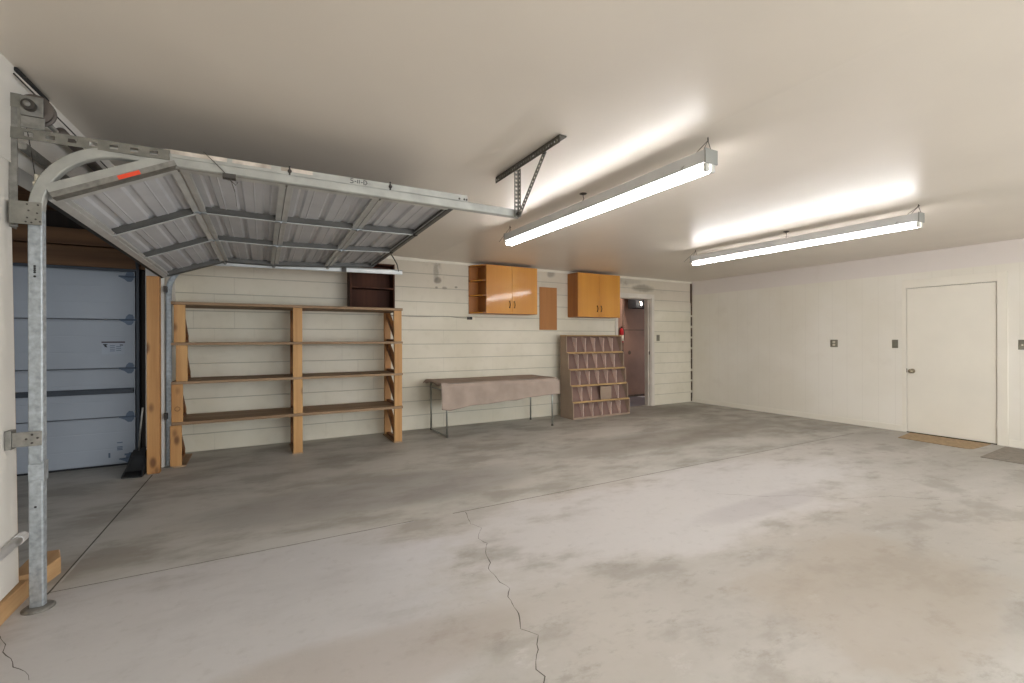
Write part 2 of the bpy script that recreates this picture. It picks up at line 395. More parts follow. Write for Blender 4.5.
# ------------------------------------------------------------------ the setting
struct(MB().box(-5, 8.3, -3.2, 8.3, -.12, 0).build('floor', M['floor'], base=(0, 0, 0)), 'worn grey concrete garage floor with cracks and joints', 'floor')
FLOOR = bpy.data.objects['floor']
def floor_line(pts, w, m, name, z=.0006, jitter=0):
    bm = MB(); P = []
    for a, b in zip(pts, pts[1:]):
        a, b = V((*a, 0)), V((*b, 0)); n = max(1, int((b-a).length/.03)) if jitter else 1
        for k in range(n):
            p = a.lerp(b, k/n)
            if jitter: p += V((random.uniform(-1, 1), random.uniform(-1, 1), 0))*jitter
            P.append(p)
    P.append(V((*pts[-1], 0)))
    L, Rr = [], []
    for i, p in enumerate(P):
        t = (P[min(i+1, len(P)-1)]-P[max(i-1, 0)]).normalized(); n = V((-t.y, t.x, 0)); ww = w*(random.uniform(.35, 1.3) if jitter else 1)
        L.append(bm.bm.verts.new(p+n*ww/2+V((0, 0, z)))); Rr.append(bm.bm.verts.new(p-n*ww/2+V((0, 0, z))))
    for i in range(len(P)-1): bm.bm.faces.new([L[i], L[i+1], Rr[i+1], Rr[i]])
    return bm.build(name, m, FLOOR)
floor_line([(-.93, 3.25), (1.0, 3.241)], .012, M['jointl'], 'control_joint')
floor_line([(-.93, 3.262), (1.0, 3.25)], .006, M['jointd'], 'control_joint', .0005)
floor_line([(1.3, 3.241), (7.2, 3.241)], .007, M['jointd'], 'control_joint')
floor_line([(-.934, 3.24), (-.93, 3.31), (-.865, 5.62)], .010, M['jointd'], 'door_line_joint')
floor_line([(-.92, 3.31), (-.9, 4.0)], .012, M['jointl'], 'door_line_joint', .0008)
floor_line([(1.395, 3.22), (1.34, 3.0), (1.37, 2.9), (1.28, 2.75), (1.30, 2.66), (1.24, 2.56), (1.2, 2.42), (1.165, 2.36), (1.15, 2.2), (1.17, 2.12), (1.12, 2.05), (1.10, 1.9),
            (1.05, 1.80), (1.09, 1.72), (1.02, 1.62), (.97, 1.55), (.985, 1.5), (.93, 1.44), (.90, 1.3)], .0042, M['jointd'], 'floor_crack', .0007, .004)
floor_line([(-.985, 2.895), (-.94, 2.80), (-.927, 2.737), (-.874, 2.665), (-.848, 2.59), (-.79, 2.53), (-.76, 2.46)], .003, M['jointd'], 'floor_crack', .0007, .003)
floor_line([(3.4, 2.55), (3.7, 2.3), (3.95, 2.2), (4.2, 1.95), (4.6, 1.8), (4.9, 1.5)], .003, M['jointd'], 'floor_crack', .0007, .006)

# ceiling: level over most of the room, rising a little toward the overhead-door wall
bm = MB()
prof = [(8.1, 2.48), (2.2, 2.48), (1.6, ceil_z(1.6)), (LX-.14, ceil_z(LX-.14))]
bm.prism([(x, -3.0, z) for x, z in prof]+[(LX-.14, -3.0, 2.9), (8.1, -3.0, 2.9)], (0, 9.66, 0))
struct(bm.build('ceiling', M['ceil'], base=(3, 3, 2.48)), 'smooth painted garage ceiling', 'ceiling')
# back wall of painted block with the hall doorway
bm = MB(); DX0, DX1, DZ = 5.90, 6.775, 2.10
bm.box(-.79, DX0, WY, WY+.15, 0, 2.7); bm.box(DX1, RX+.2, WY, WY+.15, 0, 2.7); bm.box(DX0, DX1, WY, WY+.15, DZ, 2.7)
struct(bm.build('wall_back', M['block'], base=(3, WY, 0)), 'cream painted concrete block wall at the back', 'wall')
# right wall
bm = MB(); RD0, RD1, RDZ = 2.022, 2.916, 1.998
bm.box(RX, RX+.15, -3.0, RD0, 0, 2.7); bm.box(RX, RX+.15, RD1, WY+.15, 0, 2.7); bm.box(RX, RX+.15, RD0, RD1, RDZ, 2.7)
struct(bm.build('wall_right', M['panel'], base=(RX, 3, 0)), 'cream painted panelled wall on the right', 'wall')
# left wall: near piece ending at the overhead door opening, header above it, short return beyond
def lx(y): return LX+max(0, y-3.0)*.068
bm = MB()
bm.prism([(LX, -3.0, .1), (LX, 3.219, .1), (LX, 3.153, 1.89), (LX, 3.122, 2.0), (LX, 3.122, 2.75), (LX, -3.0, 2.75)], (-.14, 0, 0))
bm.hexa([(LX-.14, 3.03, 2.17), (lx(3.03), 3.03, 2.17), (lx(6.53), 6.68, 2.17), (lx(6.53)-.14, 6.68, 2.17), (LX-.14, 3.03, 2.75), (lx(3.03), 3.03, 2.75), (lx(6.53), 6.68, 2.75), (lx(6.53)-.14, 6.68, 2.75)])
bm.hexa([(-.96, 5.9, 0), (-.805, 5.9, 0), (-.787, 6.6, 0), (-.95, 6.6, 0), (-.96, 5.9, 2.2), (-.805, 5.9, 2.2), (-.787, 6.6, 2.2), (-.95, 6.6, 2.2)])
struct(bm.build('wall_left', M['white'], base=(LX, 2, 0)), 'white wall on the left around the raised overhead door', 'wall')
# rear wall behind the camera with a wide unseen vehicle entrance added to let daylight in
bm = MB(); bm.box(LX-.14, 1.0, -3.0, -2.85, 0, 2.7); bm.box(6.6, RX+.15, -3.0, -2.85, 0, 2.7); bm.box(1.0, 6.6, -3.0, -2.85, 2.2, 2.7)
struct(bm.build('wall_rear', M['white'], base=(3, -3, 0)), 'white wall with an added open vehicle entrance', 'wall')
# trims
bm = MB(); bm.box(-.78, 4.78, WY-.022, WY, 2.445, 2.49); bm.box(5.7, RX, WY-.022, WY, 2.445, 2.49); bm.box(4.78, 5.7, WY-.022, WY, 2.448, 2.49)
struct(bm.build('trim_1', M['trim'], bevel=.003), 'thin white trim strip along the top of the block wall', 'trim')
bm = MB(); bm.box(RX-.012, RX, RD0-.096, RD0-.004, 0, 2.11); bm.box(RX-.004, RX, RD1+.004, RD1+.05, 0, RDZ+.06); bm.box(RX-.006, RX, RD0-.004, RD1+.05, RDZ+.004, 2.11)
struct(bm.build('trim_2', M['door'], bevel=.002), 'cream casing around the right-hand door', 'trim')
bm = MB(); bm.box(RX-.008, RX, RD1+.05, WY, 0, .085); bm.box(RX-.008, RX, -2.8, RD0-.1, 0, .085)
struct(bm.build('baseboard_right', M['door'], bevel=.003), 'low cream baseboard on the right wall', 'baseboard')
# hall doorway casing + jamb lining
bm = MB()
bm.box(DX1-.005, DX1+.065, WY-.02, WY, 0, DZ+.07); bm.box(DX0-.06, DX0+.005, WY-.02, WY, 0, DZ+.07); bm.box(DX0+.005, DX1-.005, WY-.02, WY, DZ-.005, DZ+.07)
bm.box(DX1-.02, DX1, WY, WY+.16, 0, DZ); bm.box(DX0, DX0+.02, WY, WY+.16, 0, DZ); bm.box(DX0+.02, DX1-.02, WY, WY+.16, DZ-.02, DZ)
bm.box(DX1-.035, DX1-.02, WY+.05, WY+.09, 0, DZ-.02); bm.box(DX0+.02, DX0+.035, WY+.05, WY+.09, 0, DZ-.02)
t3 = struct(bm.build('trim_3', M['casing'], bevel=.003), 'cream painted casing of the hall doorway', 'trim')
MB().box(DX1-.0225, DX1-.0185, WY+.025, WY+.05, 1.0, 1.06).build('strike_plate', M['bronze'], t3)
# jamb board on the end of the near left wall
bm = MB(); bm.prism([(LX-.005, 3.221, .1), (LX-.005, 3.239, .1), (LX-.005, 3.172, 1.87), (LX-.005, 3.154, 1.87)], (-.135, 0, 0))
struct(bm.build('trim_4', M['post'], bevel=.002), 'thin bare wood strip on the wall end', 'trim')
# rusty corner strip between block wall and panelling
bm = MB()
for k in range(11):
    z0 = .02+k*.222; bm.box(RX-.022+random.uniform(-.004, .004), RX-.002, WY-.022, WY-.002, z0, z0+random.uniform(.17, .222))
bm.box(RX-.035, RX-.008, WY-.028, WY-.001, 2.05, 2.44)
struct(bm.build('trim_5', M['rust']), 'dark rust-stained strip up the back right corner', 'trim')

# right-hand door
bm = MB(); bm.box(RX+.004, RX+.045, RD0+.005, RD1-.005, .012, RDZ-.006)
d1 = struct(bm.build('door_1', M['door'], bevel=.002), 'flat cream slab door in the right wall', 'door')
bm = MB(); bm.lathe((RX+.004, 2.852, .853), (-1, 0, 0), [(.032, 0), (.032, .006), (.014, .012), (.011, .035), (.022, .042), (.029, .055), (.029, .066), (.02, .076), (.004, .08)], 24)
bm.build('door_knob', M['brass'], d1, smooth=True)
for z in (.25, 1.0, 1.78):
    h = MB().tube([(RX-.004, RD0+.002, z-.045), (RX-.004, RD0+.002, z+.045)], .006, 10).build('hinge', M['casing'], d1)
MB().box(RX-.004, RX+.03, RD1-.006, RD1+.0, .83, .885).build('latch', M['bronze'], d1)
MB().box(RX-.001, RX+.02, RD0, RD1, 0, .012).build('threshold', M['bronze'], d1)
MB().box(RX+.05, RX+.06, RD0-.2, RD1+.2, 0, 2.2).build('backing', M['iron'], d1)

# hall beyond the doorway
bm = MB()
HY = 7.75
bm.box(5.2, 9.2, HY, HY+.1, 0, 2.6)
bm.box(5.2, 5.3, WY+.15, HY, 0, 2.6); bm.box(9.1, 9.2, WY+.15, HY, 0, 2.6)
hw = struct(bm.build('wall_hall', M['maroon'], base=(7, HY, 0)), 'dull maroon boarded wall of the hall beyond the doorway', 'wall')
bm = MB(); bm.box(5.3, 9.1, HY-.006, HY, 1.50, 1.515); bm.box(7.16, 7.175, HY-.006, HY, 0, 2.3); bm.box(5.3, 9.1, HY-.012, HY, 0, .05)
bm.build('board_seam', M['rust'], hw)
bm = MB(); bm.lathe((7.15, HY, 1.03), (0, -1, 0), [(.03, 0), (.03, .004), (.02, .006)], 18).build('knot', M['iron'], hw); MB().lathe((7.36, HY, 1.0), (0, -1, 0), [(.045, 0), (.04, .002)], 18).build('knot', M['rust'], hw)
struct(MB().box(5.2, 9.2, WY+.15, HY+.1, 2.42, 2.5).build('ceiling_hall', M['maroon']), 'hall ceiling', 'ceiling')
struct(MB().box(5.3, 9.1, WY+.13, HY, 0, .004).build('floor_hall', M['hallfloor']), 'smooth blue-grey hall floor', 'floor')

# ------------------------------------------------------------------ bay beyond the raised door
BY = 6.25
bm = MB(); bm.box(-5, -.96, BY+.05, BY+.2, 0, 2.75); bm.box(-5, -4.9, 1.0, BY+.05, 0, 2.75)
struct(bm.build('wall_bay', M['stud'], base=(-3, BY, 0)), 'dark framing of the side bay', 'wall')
struct(MB().box(-5, LX-.14, 1.0, BY+.2, 2.62, 2.75).build('ceiling_bay', M['beam']), 'dark wooden roof of the side bay', 'ceiling')
for i, (z0, z1, dy) in enumerate(((2.055, 2.262, .03), (2.268, 2.40, 0), (2.42, 2.62, .02))):
    pass
bm = MB(); bm.box(-4.8, -1.0, BY-.05, BY+.05, 2.06, 2.262)
tag(bm.build('wooden_beam', M['beam'], bevel=.006), 'lower brown timber beam directly over the closed blue-grey garage door', 'beam', None)
bm = MB(); bm.box(-4.8, -1.0, BY-.09, BY+.05, 2.27, 2.43)
tag(bm.build('wooden_beam', M['beam'], bevel=.006), 'upper brown timber beam stacked on another beam in the side bay', 'beam', None)
bm = MB(); bm.box(-1.04, -.965, BY-.06, BY+.04, 0, 2.05)
tag(bm.build('dark_stud', M['stud'], bevel=.004), 'dark brown wooden stud beside the closed blue-grey garage door', 'stud')

# closed sectional door in the bay
GD = thing('garage_door', (-2.6, BY, 0), 'closed blue-grey sectional garage door in the side bay', 'garage door')
zs = [.012, .505, 1.015, 1.525, 2.04]; GX0, GX1 = -3.6, -1.10
for k in range(4):
    bm = MB(); y = BY-.02
    z0, z1 = zs[k]+.003, zs[k+1]-.003
    # shallow rolled profile: flat with a tongue at the top and two faint ribs
    pr = [(0, z0), (-.012, z0+.006), (-.012, z0+.16), (-.0112, z0+.168), (-.012, z0+.176), (-.012, z0+.33), (-.0112, z0+.338), (-.012, z0+.346), (-.012, z1-.02), (-.004, z1), (.03, z1), (.03, z0)]
    bm.prism([(GX0, y+a, z) for a, z in pr], (GX1-GX0, 0, 0))
    sec = bm.build('door_section', M['bluedoor'], GD)
    MB().box(GX1-.05, GX1, y-.016, y-.010, z0+.004, z1-.004).build('end_stile', M['bluedoor'], sec)
for z in zs[1:4]+[zs[4]-.06, .07]:
    bm = MB(); y = BY-.036
    bm.prism([(GX1-.12, y, z-.012), (GX1-.085, y, z-.03), (GX1-.06, y, z-.055), (GX1-.03, y, z-.055), (GX1-.012, y, z-.03), (GX1-.008, y, z+.03), (GX1-.02, y, z+.055), (GX1-.05, y, z+.06), (GX1-.072, y, z+.035), (GX1-.08, y, z+.005), (GX1-.12, y, z+.004)], (0, -.004, 0))
    bm.tube([(GX1-.13, y-.012, z), (GX1+.02, y-.012, z)], .008, 10)
    bm.build('hinge', M['hinge'], GD)
bm = MB(); bm.box(GX0, GX1-.01, BY-.09, BY-.034, .758, .768); bm.box(GX0, GX1-.01, BY-.09, BY-.085, .768, .80); bm.box(GX0, GX1-.01, BY-.04, BY-.034, .768, .81)
bm.build('strut', M['strut'], GD)
MB().box(GX0, GX1, BY-.034, BY, .0, .014).build('bottom_seal', M['black'], GD)
bm = MB(); bm.box(GX0, GX1+.02, BY-.075, BY-.035, 2.03, 2.056); bm.build('top_rail', M['strut'], GD)
bm = MB(); bm.sweep([(GX1+.03, BY-.055, 0), (GX1+.03, BY-.055, 2.05), (GX1+.03, BY-.12, 2.2)], [(-.025, -.012), (-.025, .012), (.025, .012), (.025, -.012)], (1, 0, 0)); bm.build('track', M['strut'], GD, solid=.003)
lab = MB().box(-1.37, -1.185, BY-.0355, BY-.0335, 1.165, 1.29).build('warning_label', mat('label_pale', (150, 156, 166), .5, var=.03), GD)
MB().box(-1.372, -1.183, BY-.0362, BY-.0335, 1.283, 1.297).build('label_band', mat('label_band_dark', (46, 22, 30), .5), lab)
bm = MB(); bm.box(-1.36, -1.325, BY-.0362, BY-.0352, 1.262, 1.272); bm.prism([(-1.355, BY-.0362, 1.262), (-1.335, BY-.0362, 1.262), (-1.325, BY-.0362, 1.235), (-1.345, BY-.0362, 1.24)], (0, .001, 0))
bm.box(-1.225, -1.2, BY-.0362, BY-.0352, 1.255, 1.265); bm.build('label_print', M['ink'], lab)
bm = MB()
for x0, z in ((-1.305, 1.25), (-1.305, 1.232), (-1.305, 1.214), (-1.305, 1.196), (-1.255, 1.24), (-1.255, 1.22), (-1.255, 1.2)):
    bm.box(x0, x0+.04, BY-.0362, BY-.0352, z, z+.006)
bm.build('label_print', M['hinge'], lab)
bm = MB()
for z in (.235, .19, .175, .16): bm.box(-1.25, -1.205, BY-.0355, BY-.0335, z, z+.01)
bm.box(-1.32, -1.305, BY-.0355, BY-.0335, .09, .14); bm.box(-1.19, -1.16, BY-.0355, BY-.0335, .1, .12); bm.build('maker_print', M['hinge'], GD)

# posts of the opening
bm = MB(); bm.box(-.915, -.812, 5.65, 5.75, 0, 1.938)
tag(bm.build('wooden_post', M['post'], bevel=.006), 'knotty orange wood post at the far side of the raised garage door', 'post')
bm = MB(); bm.hexa([(-1.0, 2.2, 0), (-1.015, 3.02, 0), (-1.08, 3.02, 0), (-1.08, 2.2, 0), (-1.0, 2.2, .095), (-1.015, 3.02, .095), (-1.08, 3.02, .095), (-1.08, 2.2, .095)])
bm.hexa([(-1.015, 3.02, 0), (-1.005, 3.27, 0), (-1.10, 3.27, 0), (-1.08, 3.02, 0), (-1.015, 3.02, .095), (-1.005, 3.27, .09), (-1.10, 3.27, .09), (-1.08, 3.02, .095)])
tag(bm.build('sill_board', M['tan'], bevel=.005), 'long bare wood sill board under the white wall on the left', 'board')
bm = MB(); bm.prism([(-1.10, 3.30, 0), (-.985, 3.33, 0), (-.95, 3.50, 0), (-.99, 3.63, 0), (-1.1, 3.63, 0)], (0, 0, .095))
tag(bm.build('wood_block', M['tan'], bevel=.006), 'short angled wood block on the floor behind the near track', 'block')
pv = thing('drain_pipe', (LX+.02, 2.9, .33), 'white plastic pipe running low along the white left wall', 'pipe')
MB().tube([(LX+.021, 2.0, .335), (LX+.021, 3.16, .333)], .021, 14).build('pipe_body', M['pipe'], pv, smooth=True)
MB().tube([(LX+.021, 3.14, .333), (LX+.021, 3.2, .333)], .024, 14).build('pipe_cap', M['pipe'], pv, smooth=False)

# ------------------------------------------------------------------ raised overhead door
TE = V((1.63, 2.80, 2.19))               # far end of near horizontal track
T0 = V((-.928, 3.085, 0)); d2 = V((TE.x-T0.x, TE.y-T0.y, 0)).normalized(); latn = V((-d2.y, d2.x, 0))
CP = [(-.026, .030), (-.030, .026), (-.0285, .019), (-.026, .004), (-.022, 0), (.022, 0), (.026, .004), (.0285, .019), (.030, .026), (.026, .030)]
def track_paths(T0, TE, ztop, R=.33, zb=.012):
    d = V((TE.x-T0.x, TE.y-T0.y, 0)).normalized()
    vert = [T0+V((0, 0, zb)), T0+V((0, 0, ztop-R))]
    arc = [T0+d*(R-R*math.cos(a))+V((0, 0, ztop-R+R*math.sin(a))) for a in [math.pi/2*k/14 for k in range(15)]]
    hor = [arc[-1], TE]
    return vert, arc, hor
vert, arc, hor = track_paths(T0, TE, 2.272)
NT = thing('garage_door_track', (T0.x, T0.y, 0), 'near galvanized overhead door track, post-like upright curving to a ceiling rail', 'door track')
MB().sweep(vert, CP, latn).build('vertical_track', M['galv'], NT, solid=.0022)
MB().sweep(arc, CP, latn).build('curved_track', M['track'], NT, solid=.0022, smooth=False)
MB().sweep(hor, CP, latn).build('horizontal_track', M['track'], NT, solid=.0022)
bm = MB(); bm.lathe((T0.x+.005, T0.y+.015, 0), (0, 0, 1), [(.062, 0), (.062, .006), (.054, .012), (.04, .014)], 32); bm.build('base_flange', M['galvd'], NT, smooth=False)
# back-set steel jamb angle behind upright
MB().bar((LX+.004, 3.155, 1.86), (LX+.004, 3.155, 2.47), .006, .065, (0, 1, 0)).bar((LX+.016, 3.124, 1.86), (LX+.016, 3.124, 2.47), .03, .005, (0, 1, 0)).build('jamb_angle', M['galvd'], NT)
# joint plate and the two standoff brackets
bm = MB(); bm.perf((-.985, 3.078, 1.868), (-.985, 3.078, 1.985), .004, .004, (0, 1, 0))
bm = MB(); bm.box(-1.008, -.899, 3.07, 3.076, 1.868, 1.978); bm.box(-1.014, -1.006, 3.07, 3.13, 1.868, 1.978)
br = bm.build('joint_bracket', M['perf'], NT, bevel=.002)
bm = MB()
for x, z in ((-.95, 1.965), (-.912, 1.965), (-.945, 1.935), (-.915, 1.925), (-.95, 1.9), (-.92, 1.895), (-.955, 1.88), (-.935, 1.878), (-.905, 1.885)):
    MB().lathe((x, 3.0715, z), (0, -1, 0), [(.005, 0), (.004, .003)], 8).build('bolt', M['iron'], br)
bm = MB(); bm.box(-1.005, -.90, 3.068, 3.075, .80, .87); bm.box(-1.027, -1.005, 3.06, 3.12, .79, .88)

br2 = bm.build('standoff_bracket', M['galvd'], NT, bevel=.0015)
bm = MB()
for x, z in ((-.935, .855), (-.935, .815), (-.955, .835), (-.915, .838)): MB().lathe((x, 3.069, z), (0, -1, 0), [(.006, 0), (.004, .004)], 8).build('bolt', M['iron'], br2)
bm = MB(); bm.box(-.950, -.899, 3.0705, 3.0745, .635, .71); bm.box(-.899, -.894, 3.07, 3.13, .625, .72)
bm.build('bracket_plate', M['galv'], NT, bevel=.0015)
bm = MB()
for x, z in ((-.915, 1.80), (-.915, 1.765), (-.928, 1.67), (-.928, 1.66), (-.928, 1.65), (-.928, 1.64), (-.928, 1.62), (-.928, 0.50), (-.915, 1.2)):
    MB().lathe((x, 3.0845, z), (0, -1, 0), [(.0055, 0), (.0055, .0012)], 8).build('slot_hole', M['black'], NT)
# horizontal perforated support angle out of the wall
aA, aB = V((-1.022, 3.118, 2.315)), V((-.385, 3.006, 2.285))
bm = MB(); bm.perf(aA, aB, .052, .004, (0, 0, 1), slot=.035, gap=.05, edge=.3)
bm.bar(aA+V((0, .02, .026)), aB+V((0, .02, .026)), .04, .004, (0, 0, 1)); bm.build('support_angle', M['perf'], NT)
# pale angle riding on the horizontal track
p0 = hor[0]+(TE-hor[0])*.085; p1 = hor[0]+(TE-hor[0])*.83
q0, q1 = p0+V((0, -.006, .036)), V((p1.x, p1.y-.006, p1.z+.045))
bm = MB(); bm.bar(q0, q1, .004, .04, (0, 0, 1)); bm.bar(q0+V((0, .02, .018)), q1+V((0, .02, .018)), .04, .004, (0, 0, 1)); ang = bm.build('top_angle', M['track'], NT)
bm = MB()
for a, b in ((0.0, .17), (.185, .3), (.33, .43)): bm.bar(q0.lerp(q1, a)+V((0, -.003, .0085)), q0.lerp(q1, b)+V((0, -.003, .0085)), .0015, .022, (0, 0, 1))
bm.build('paint_smear', M['trackw'], ang)
bm = MB()
for f in (.357, .697): 
    c = q0.lerp(q1, f); bm = MB(); bm.tube([c+V((0, -.002, -.02)), c+V((0, -.002, .03))], .005, 8); bm.lathe(c+V((0, -.003, 0)), (0, -1, 0), [(.011, 0), (.011, .008), (.005, .014)], 10); bm.build('bolt', M['iron'], ang); bm = MB()
for f in (.965, .985, .995): MB().lathe(q0.lerp(q1, f)+V((0, -.003, -.008)), (0, -1, 0), [(.007, 0), (.005, .005)], 8).build('bolt', M['iron'], ang)
# hand marking on the angle
def strokes(origin, ux, uz, s, polys, r):
    bm = MB()
    for pl in polys: bm.tube([V(origin)+V(ux)*(x*s)+V(uz)*(y*s) for x, y in pl], r, 6)
    return bm
ud = (q1-q0).normalized()
mk = strokes(q0.lerp(q1, .554)+V((0, -.0028, -.012)), ud, (0, 0, 1), .027,
             [[(.7, 1), (.2, .95), (.15, .65), (.6, .5), (.75, .2), (.4, 0), (.05, .1)], [(1.0, .5), (1.35, .5)], [(1.6, .85), (1.6, .1)], [(2.0, .9), (2.0, .1)],
              [(2.35, .45), (2.7, .45)], [(3.0, 1), (3.0, 0), (3.4, .05), (3.7, .4), (3.5, .85), (3.0, 1)]], .0022)
mk.build('hand_marking', M['ink'], ang)
# cord tied round the rail
pc = thing('pull_cord', (-.13, 3.0, 2.22), 'thin dark cord tied over the near overhead rail by a small clip', 'cord')
yb = 2.975
MB().tube([(-.235, yb+.01, 2.325), (-.18, yb-.004, 2.27), (-.128, yb-.003, 2.215), (-.105, yb, 2.18), (-.09, yb+.004, 2.13)], .0022, 6).tube([(-.128, yb-.003, 2.205), (-.085, yb, 2.165), (-.075, yb-.003, 2.185)], .0018, 6).build('cord', M['wire'], pc)
MB().box(-.148, -.085, yb-.012, yb+.03, 2.198, 2.222).tube([(-.135, yb-.006, 2.198), (-.118, yb-.006, 2.186), (-.1, yb-.006, 2.198)], .002, 6).build('clip', M['iron'], pc)
MB().tube([(-.09, yb+.004, 2.13), (-.085, yb+.006, 2.09), (-.082, yb+.006, 2.05)], .0012, 6).build('loose_end', M['wire'], pc)

# far track
F0 = V((-.765, 5.895, 0)); FE = V((1.665, 5.865, 2.168))
vert, arc, hor2 = track_paths(F0, FE, 2.135, .33)
latf = -V((-(FE-F0).y, (FE-F0).x, 0)).normalized()
FT = thing('garage_door_track', (F0.x, F0.y, 0), 'far galvanized overhead door track beside the knotty wood post', 'door track')
CP2 = [(a*.85, b) for a, b in CP]
MB().sweep(vert, CP2, latf).build('vertical_track', M['galv'], FT, solid=.0022)
MB().sweep(arc, CP2, latf).build('curved_track', M['galv'], FT, solid=.0022)
MB().sweep(hor2, [(a*1.15, b) for a, b in CP2], latf).build('horizontal_track', M['rail'], FT, solid=.0022)  # paler steel paints the light falling on this rail
for z in (.5, 1.8): MB().box(-.80, -.775, 5.80, 5.895, z, z+.06).build('standoff_bracket', M['iron'], FT)
bm = MB(); c = hor2[0].lerp(FE, .66); bm.box(c.x-.025, c.x+.025, c.y-.045, c.y-.03, c.z-.03, c.z+.03); bm.build('end_stop', M['iron'], FT)
bm = MB(); bm.lathe((F0.x, F0.y-.01, 0), (0, 0, 1), [(.045, 0), (.045, .006), (.03, .01)], 20); bm.build('base_flange', M['galvd'], FT)
# curved perforated strap hanging the end of the far rail
SP = [(1.42, 5.85, ceil_z(1.42)-.001), (1.50, 5.85, 2.42), (1.555, 5.85, 2.34), (1.595, 5.85, 2.27), (1.615, 5.85, 2.18)]
bm = MB()
for a, b in zip(SP, SP[1:]): bm.bar(V(a), V(b), .032, .004, (1, 0, .4))
st = tag(bm.build('hanger_strap', M['perfd'], None), 'curved dark metal strap holding the end of the far overhead rail', 'strap')

# door sections
J = [((-.868, 3.135, 2.02), (-.775, 5.83, 1.955)), ((-.36, 3.07, 2.25), (-.271, 5.83, 2.143)), ((.172, 3.01, 2.232), (.197, 5.83, 2.138)),
     ((.71, 2.95, 2.214), (.765, 5.83, 2.165)), ((1.19, 2.90, 2.198), (1.285, 5.83, 2.205))]
J = [(V(a), V(b)) for a, b in J]
OD = thing('overhead_garage_door', (0, 4.4, 2.2), 'raised ribbed steel sectional garage door hanging under the ceiling at left', 'garage door')
def jp(k, v): return J[k][0].lerp(J[k][1], v)
VS = [0, .315, .62, 1.0]
for k in range(4):
    def pt(u, v, h):
        a, b = jp(k, v), jp(k+1, v); t = b-a; n = (J[k+1][0]-J[k][0]).cross(J[k+1][1]-J[k+1][0]).normalized()
        if n.z < 0: n = -n
        return a+t*u+n*h
    B, D = .040, .056
    prof = [(0, B), (.14, B), (.165, D), (.215, D), (.24, B), (.30, B), (.31, B-.004), (.32, B), (.455, B), (.48, D), (.53, D), (.555, B), (.66, B), (.67, B-.004), (.68, B), (.76, B), (.785, D), (.835, D), (.86, B), (1, B)]
    bm = MB(); rows = [[bm.bm.verts.new(pt(u, v, h)) for v in (0, .25, .5, .75, 1)] for u, h in prof]
    for A, Bq in zip(rows, rows[1:]):
        for i in range(4): bm.bm.faces.new([A[i], A[i+1], Bq[i+1], Bq[i]])
    sec = bm.build('door_section', M['skin'], OD, solid=.002)
    L = (J[k+1][0]-J[k][0]).length
    def strip(bm, u0, u1, v0, v1, h0=0, h1=.04):
        bm.hexa([pt(u0, v0, h0), pt(u1, v0, h0), pt(u1, v1, h0), pt(u0, v1, h0), pt(u0, v0, h1), pt(u1, v0, h1), pt(u1, v1, h1), pt(u0, v1, h1)])
    e = .034/L
    for u0, u1 in ((.004, e), (1-e, .996)):
        bm = MB(); strip(bm, u0, u1, .0, 1.0, .006, .04)
        # return lip of the rolled edge
        lip = (u1, u1+.012) if u0 < .5 else (u0-.012, u0)
        strip(bm, lip[0], lip[1], 0, 1, .006, .012)
        bm.build('rail', M['rail'], sec, bevel=.003)
    for v in VS[1:3]:
        w = .014; bm = MB()
        strip(bm, e, 1-e, v-w*.55, v-w*.35, .004, .042); strip(bm, e, 1-e, v-w*.55, v+w*.55, .034, .042); strip(bm, e, 1-e, v+w*.35, v+w*.55, .004, .042)
        st_ = bm.build('stile', M['raild'], sec, bevel=.002)
        bm = MB(); strip(bm, e*.5, 1-e*.5, v+w*.3, v+w*.75, -.002, .005); bm.build('stile_lip', M['rail'], sec, bevel=.001)
    for v0, v1 in ((.0, .028), (.972, 1.0)):
        bm = MB(); strip(bm, .004, .996, v0, v1, -.002, .045); bm.build('end_stile', M['raild'] if v0 > .5 else M['rail'], sec, bevel=.003)
    if k == 3:
        bm = MB(); strip(bm, .93, 1.0, 0, 1, -.004, .05); bm.build('top_rail', M['raild'], sec, bevel=.003)
    if k == 0:
        bm = MB(); strip(bm, -.05, .03, 0, 1, -.003, .05); bm.build('bottom_rail', M['rail'], sec, bevel=.003)
        bm = MB(); strip(bm, -.09, -.05, 0, 1, .0, .04); bm.build('bottom_seal', M['black'], sec)
        bm = MB(); strip(bm, .0, 1, -.022, -.001, .014, .055); en = bm.build('end_cap', M['track'], sec); bm = MB(); strip(bm, .0, 1, -.0225, -.0005, -.014, .0135); bm.build('end_flange', M['galvd'], sec)
        bm = MB(); strip(bm, .52, .70, -.0235, -.021, -.013, .008); bm.build('tape_mark', M['red'], en)
for k in (1, 2, 3):
    for v in VS[1:3]:
        c = jp(k, v); bm = MB()
        bm.box(c.x-.04, c.x+.04, c.y-.02, c.y+.02, c.z-.006, c.z-.002); bm.tube([c+V((0, -.022, -.008)), c+V((0, .022, -.008))], .007, 10)
        bm.build('hinge', M['galv'], OD)
    for v, s in ((0, -1), (1, 1)):
        c = jp(k, v); bm = MB(); bm.tube([c+V((0, -s*.06, -.004)), c+V((0, s*.03, -.004))], .006, 8); bm.tube([c+V((0, s*.012, -.002)), c+V((0, s*.03, -.002))], .018, 14)
        bm.build('roller', M['galvd'], OD)
for v in VS[1:3]:
    c = jp(4, v); MB().lathe(c+V((-.02, 0, -.002)), (0, 0, -1), [(.02, 0), (.02, .006), (.008, .012)], 12).build('bracket', M['iron'], OD)
c = jp(2, .36)

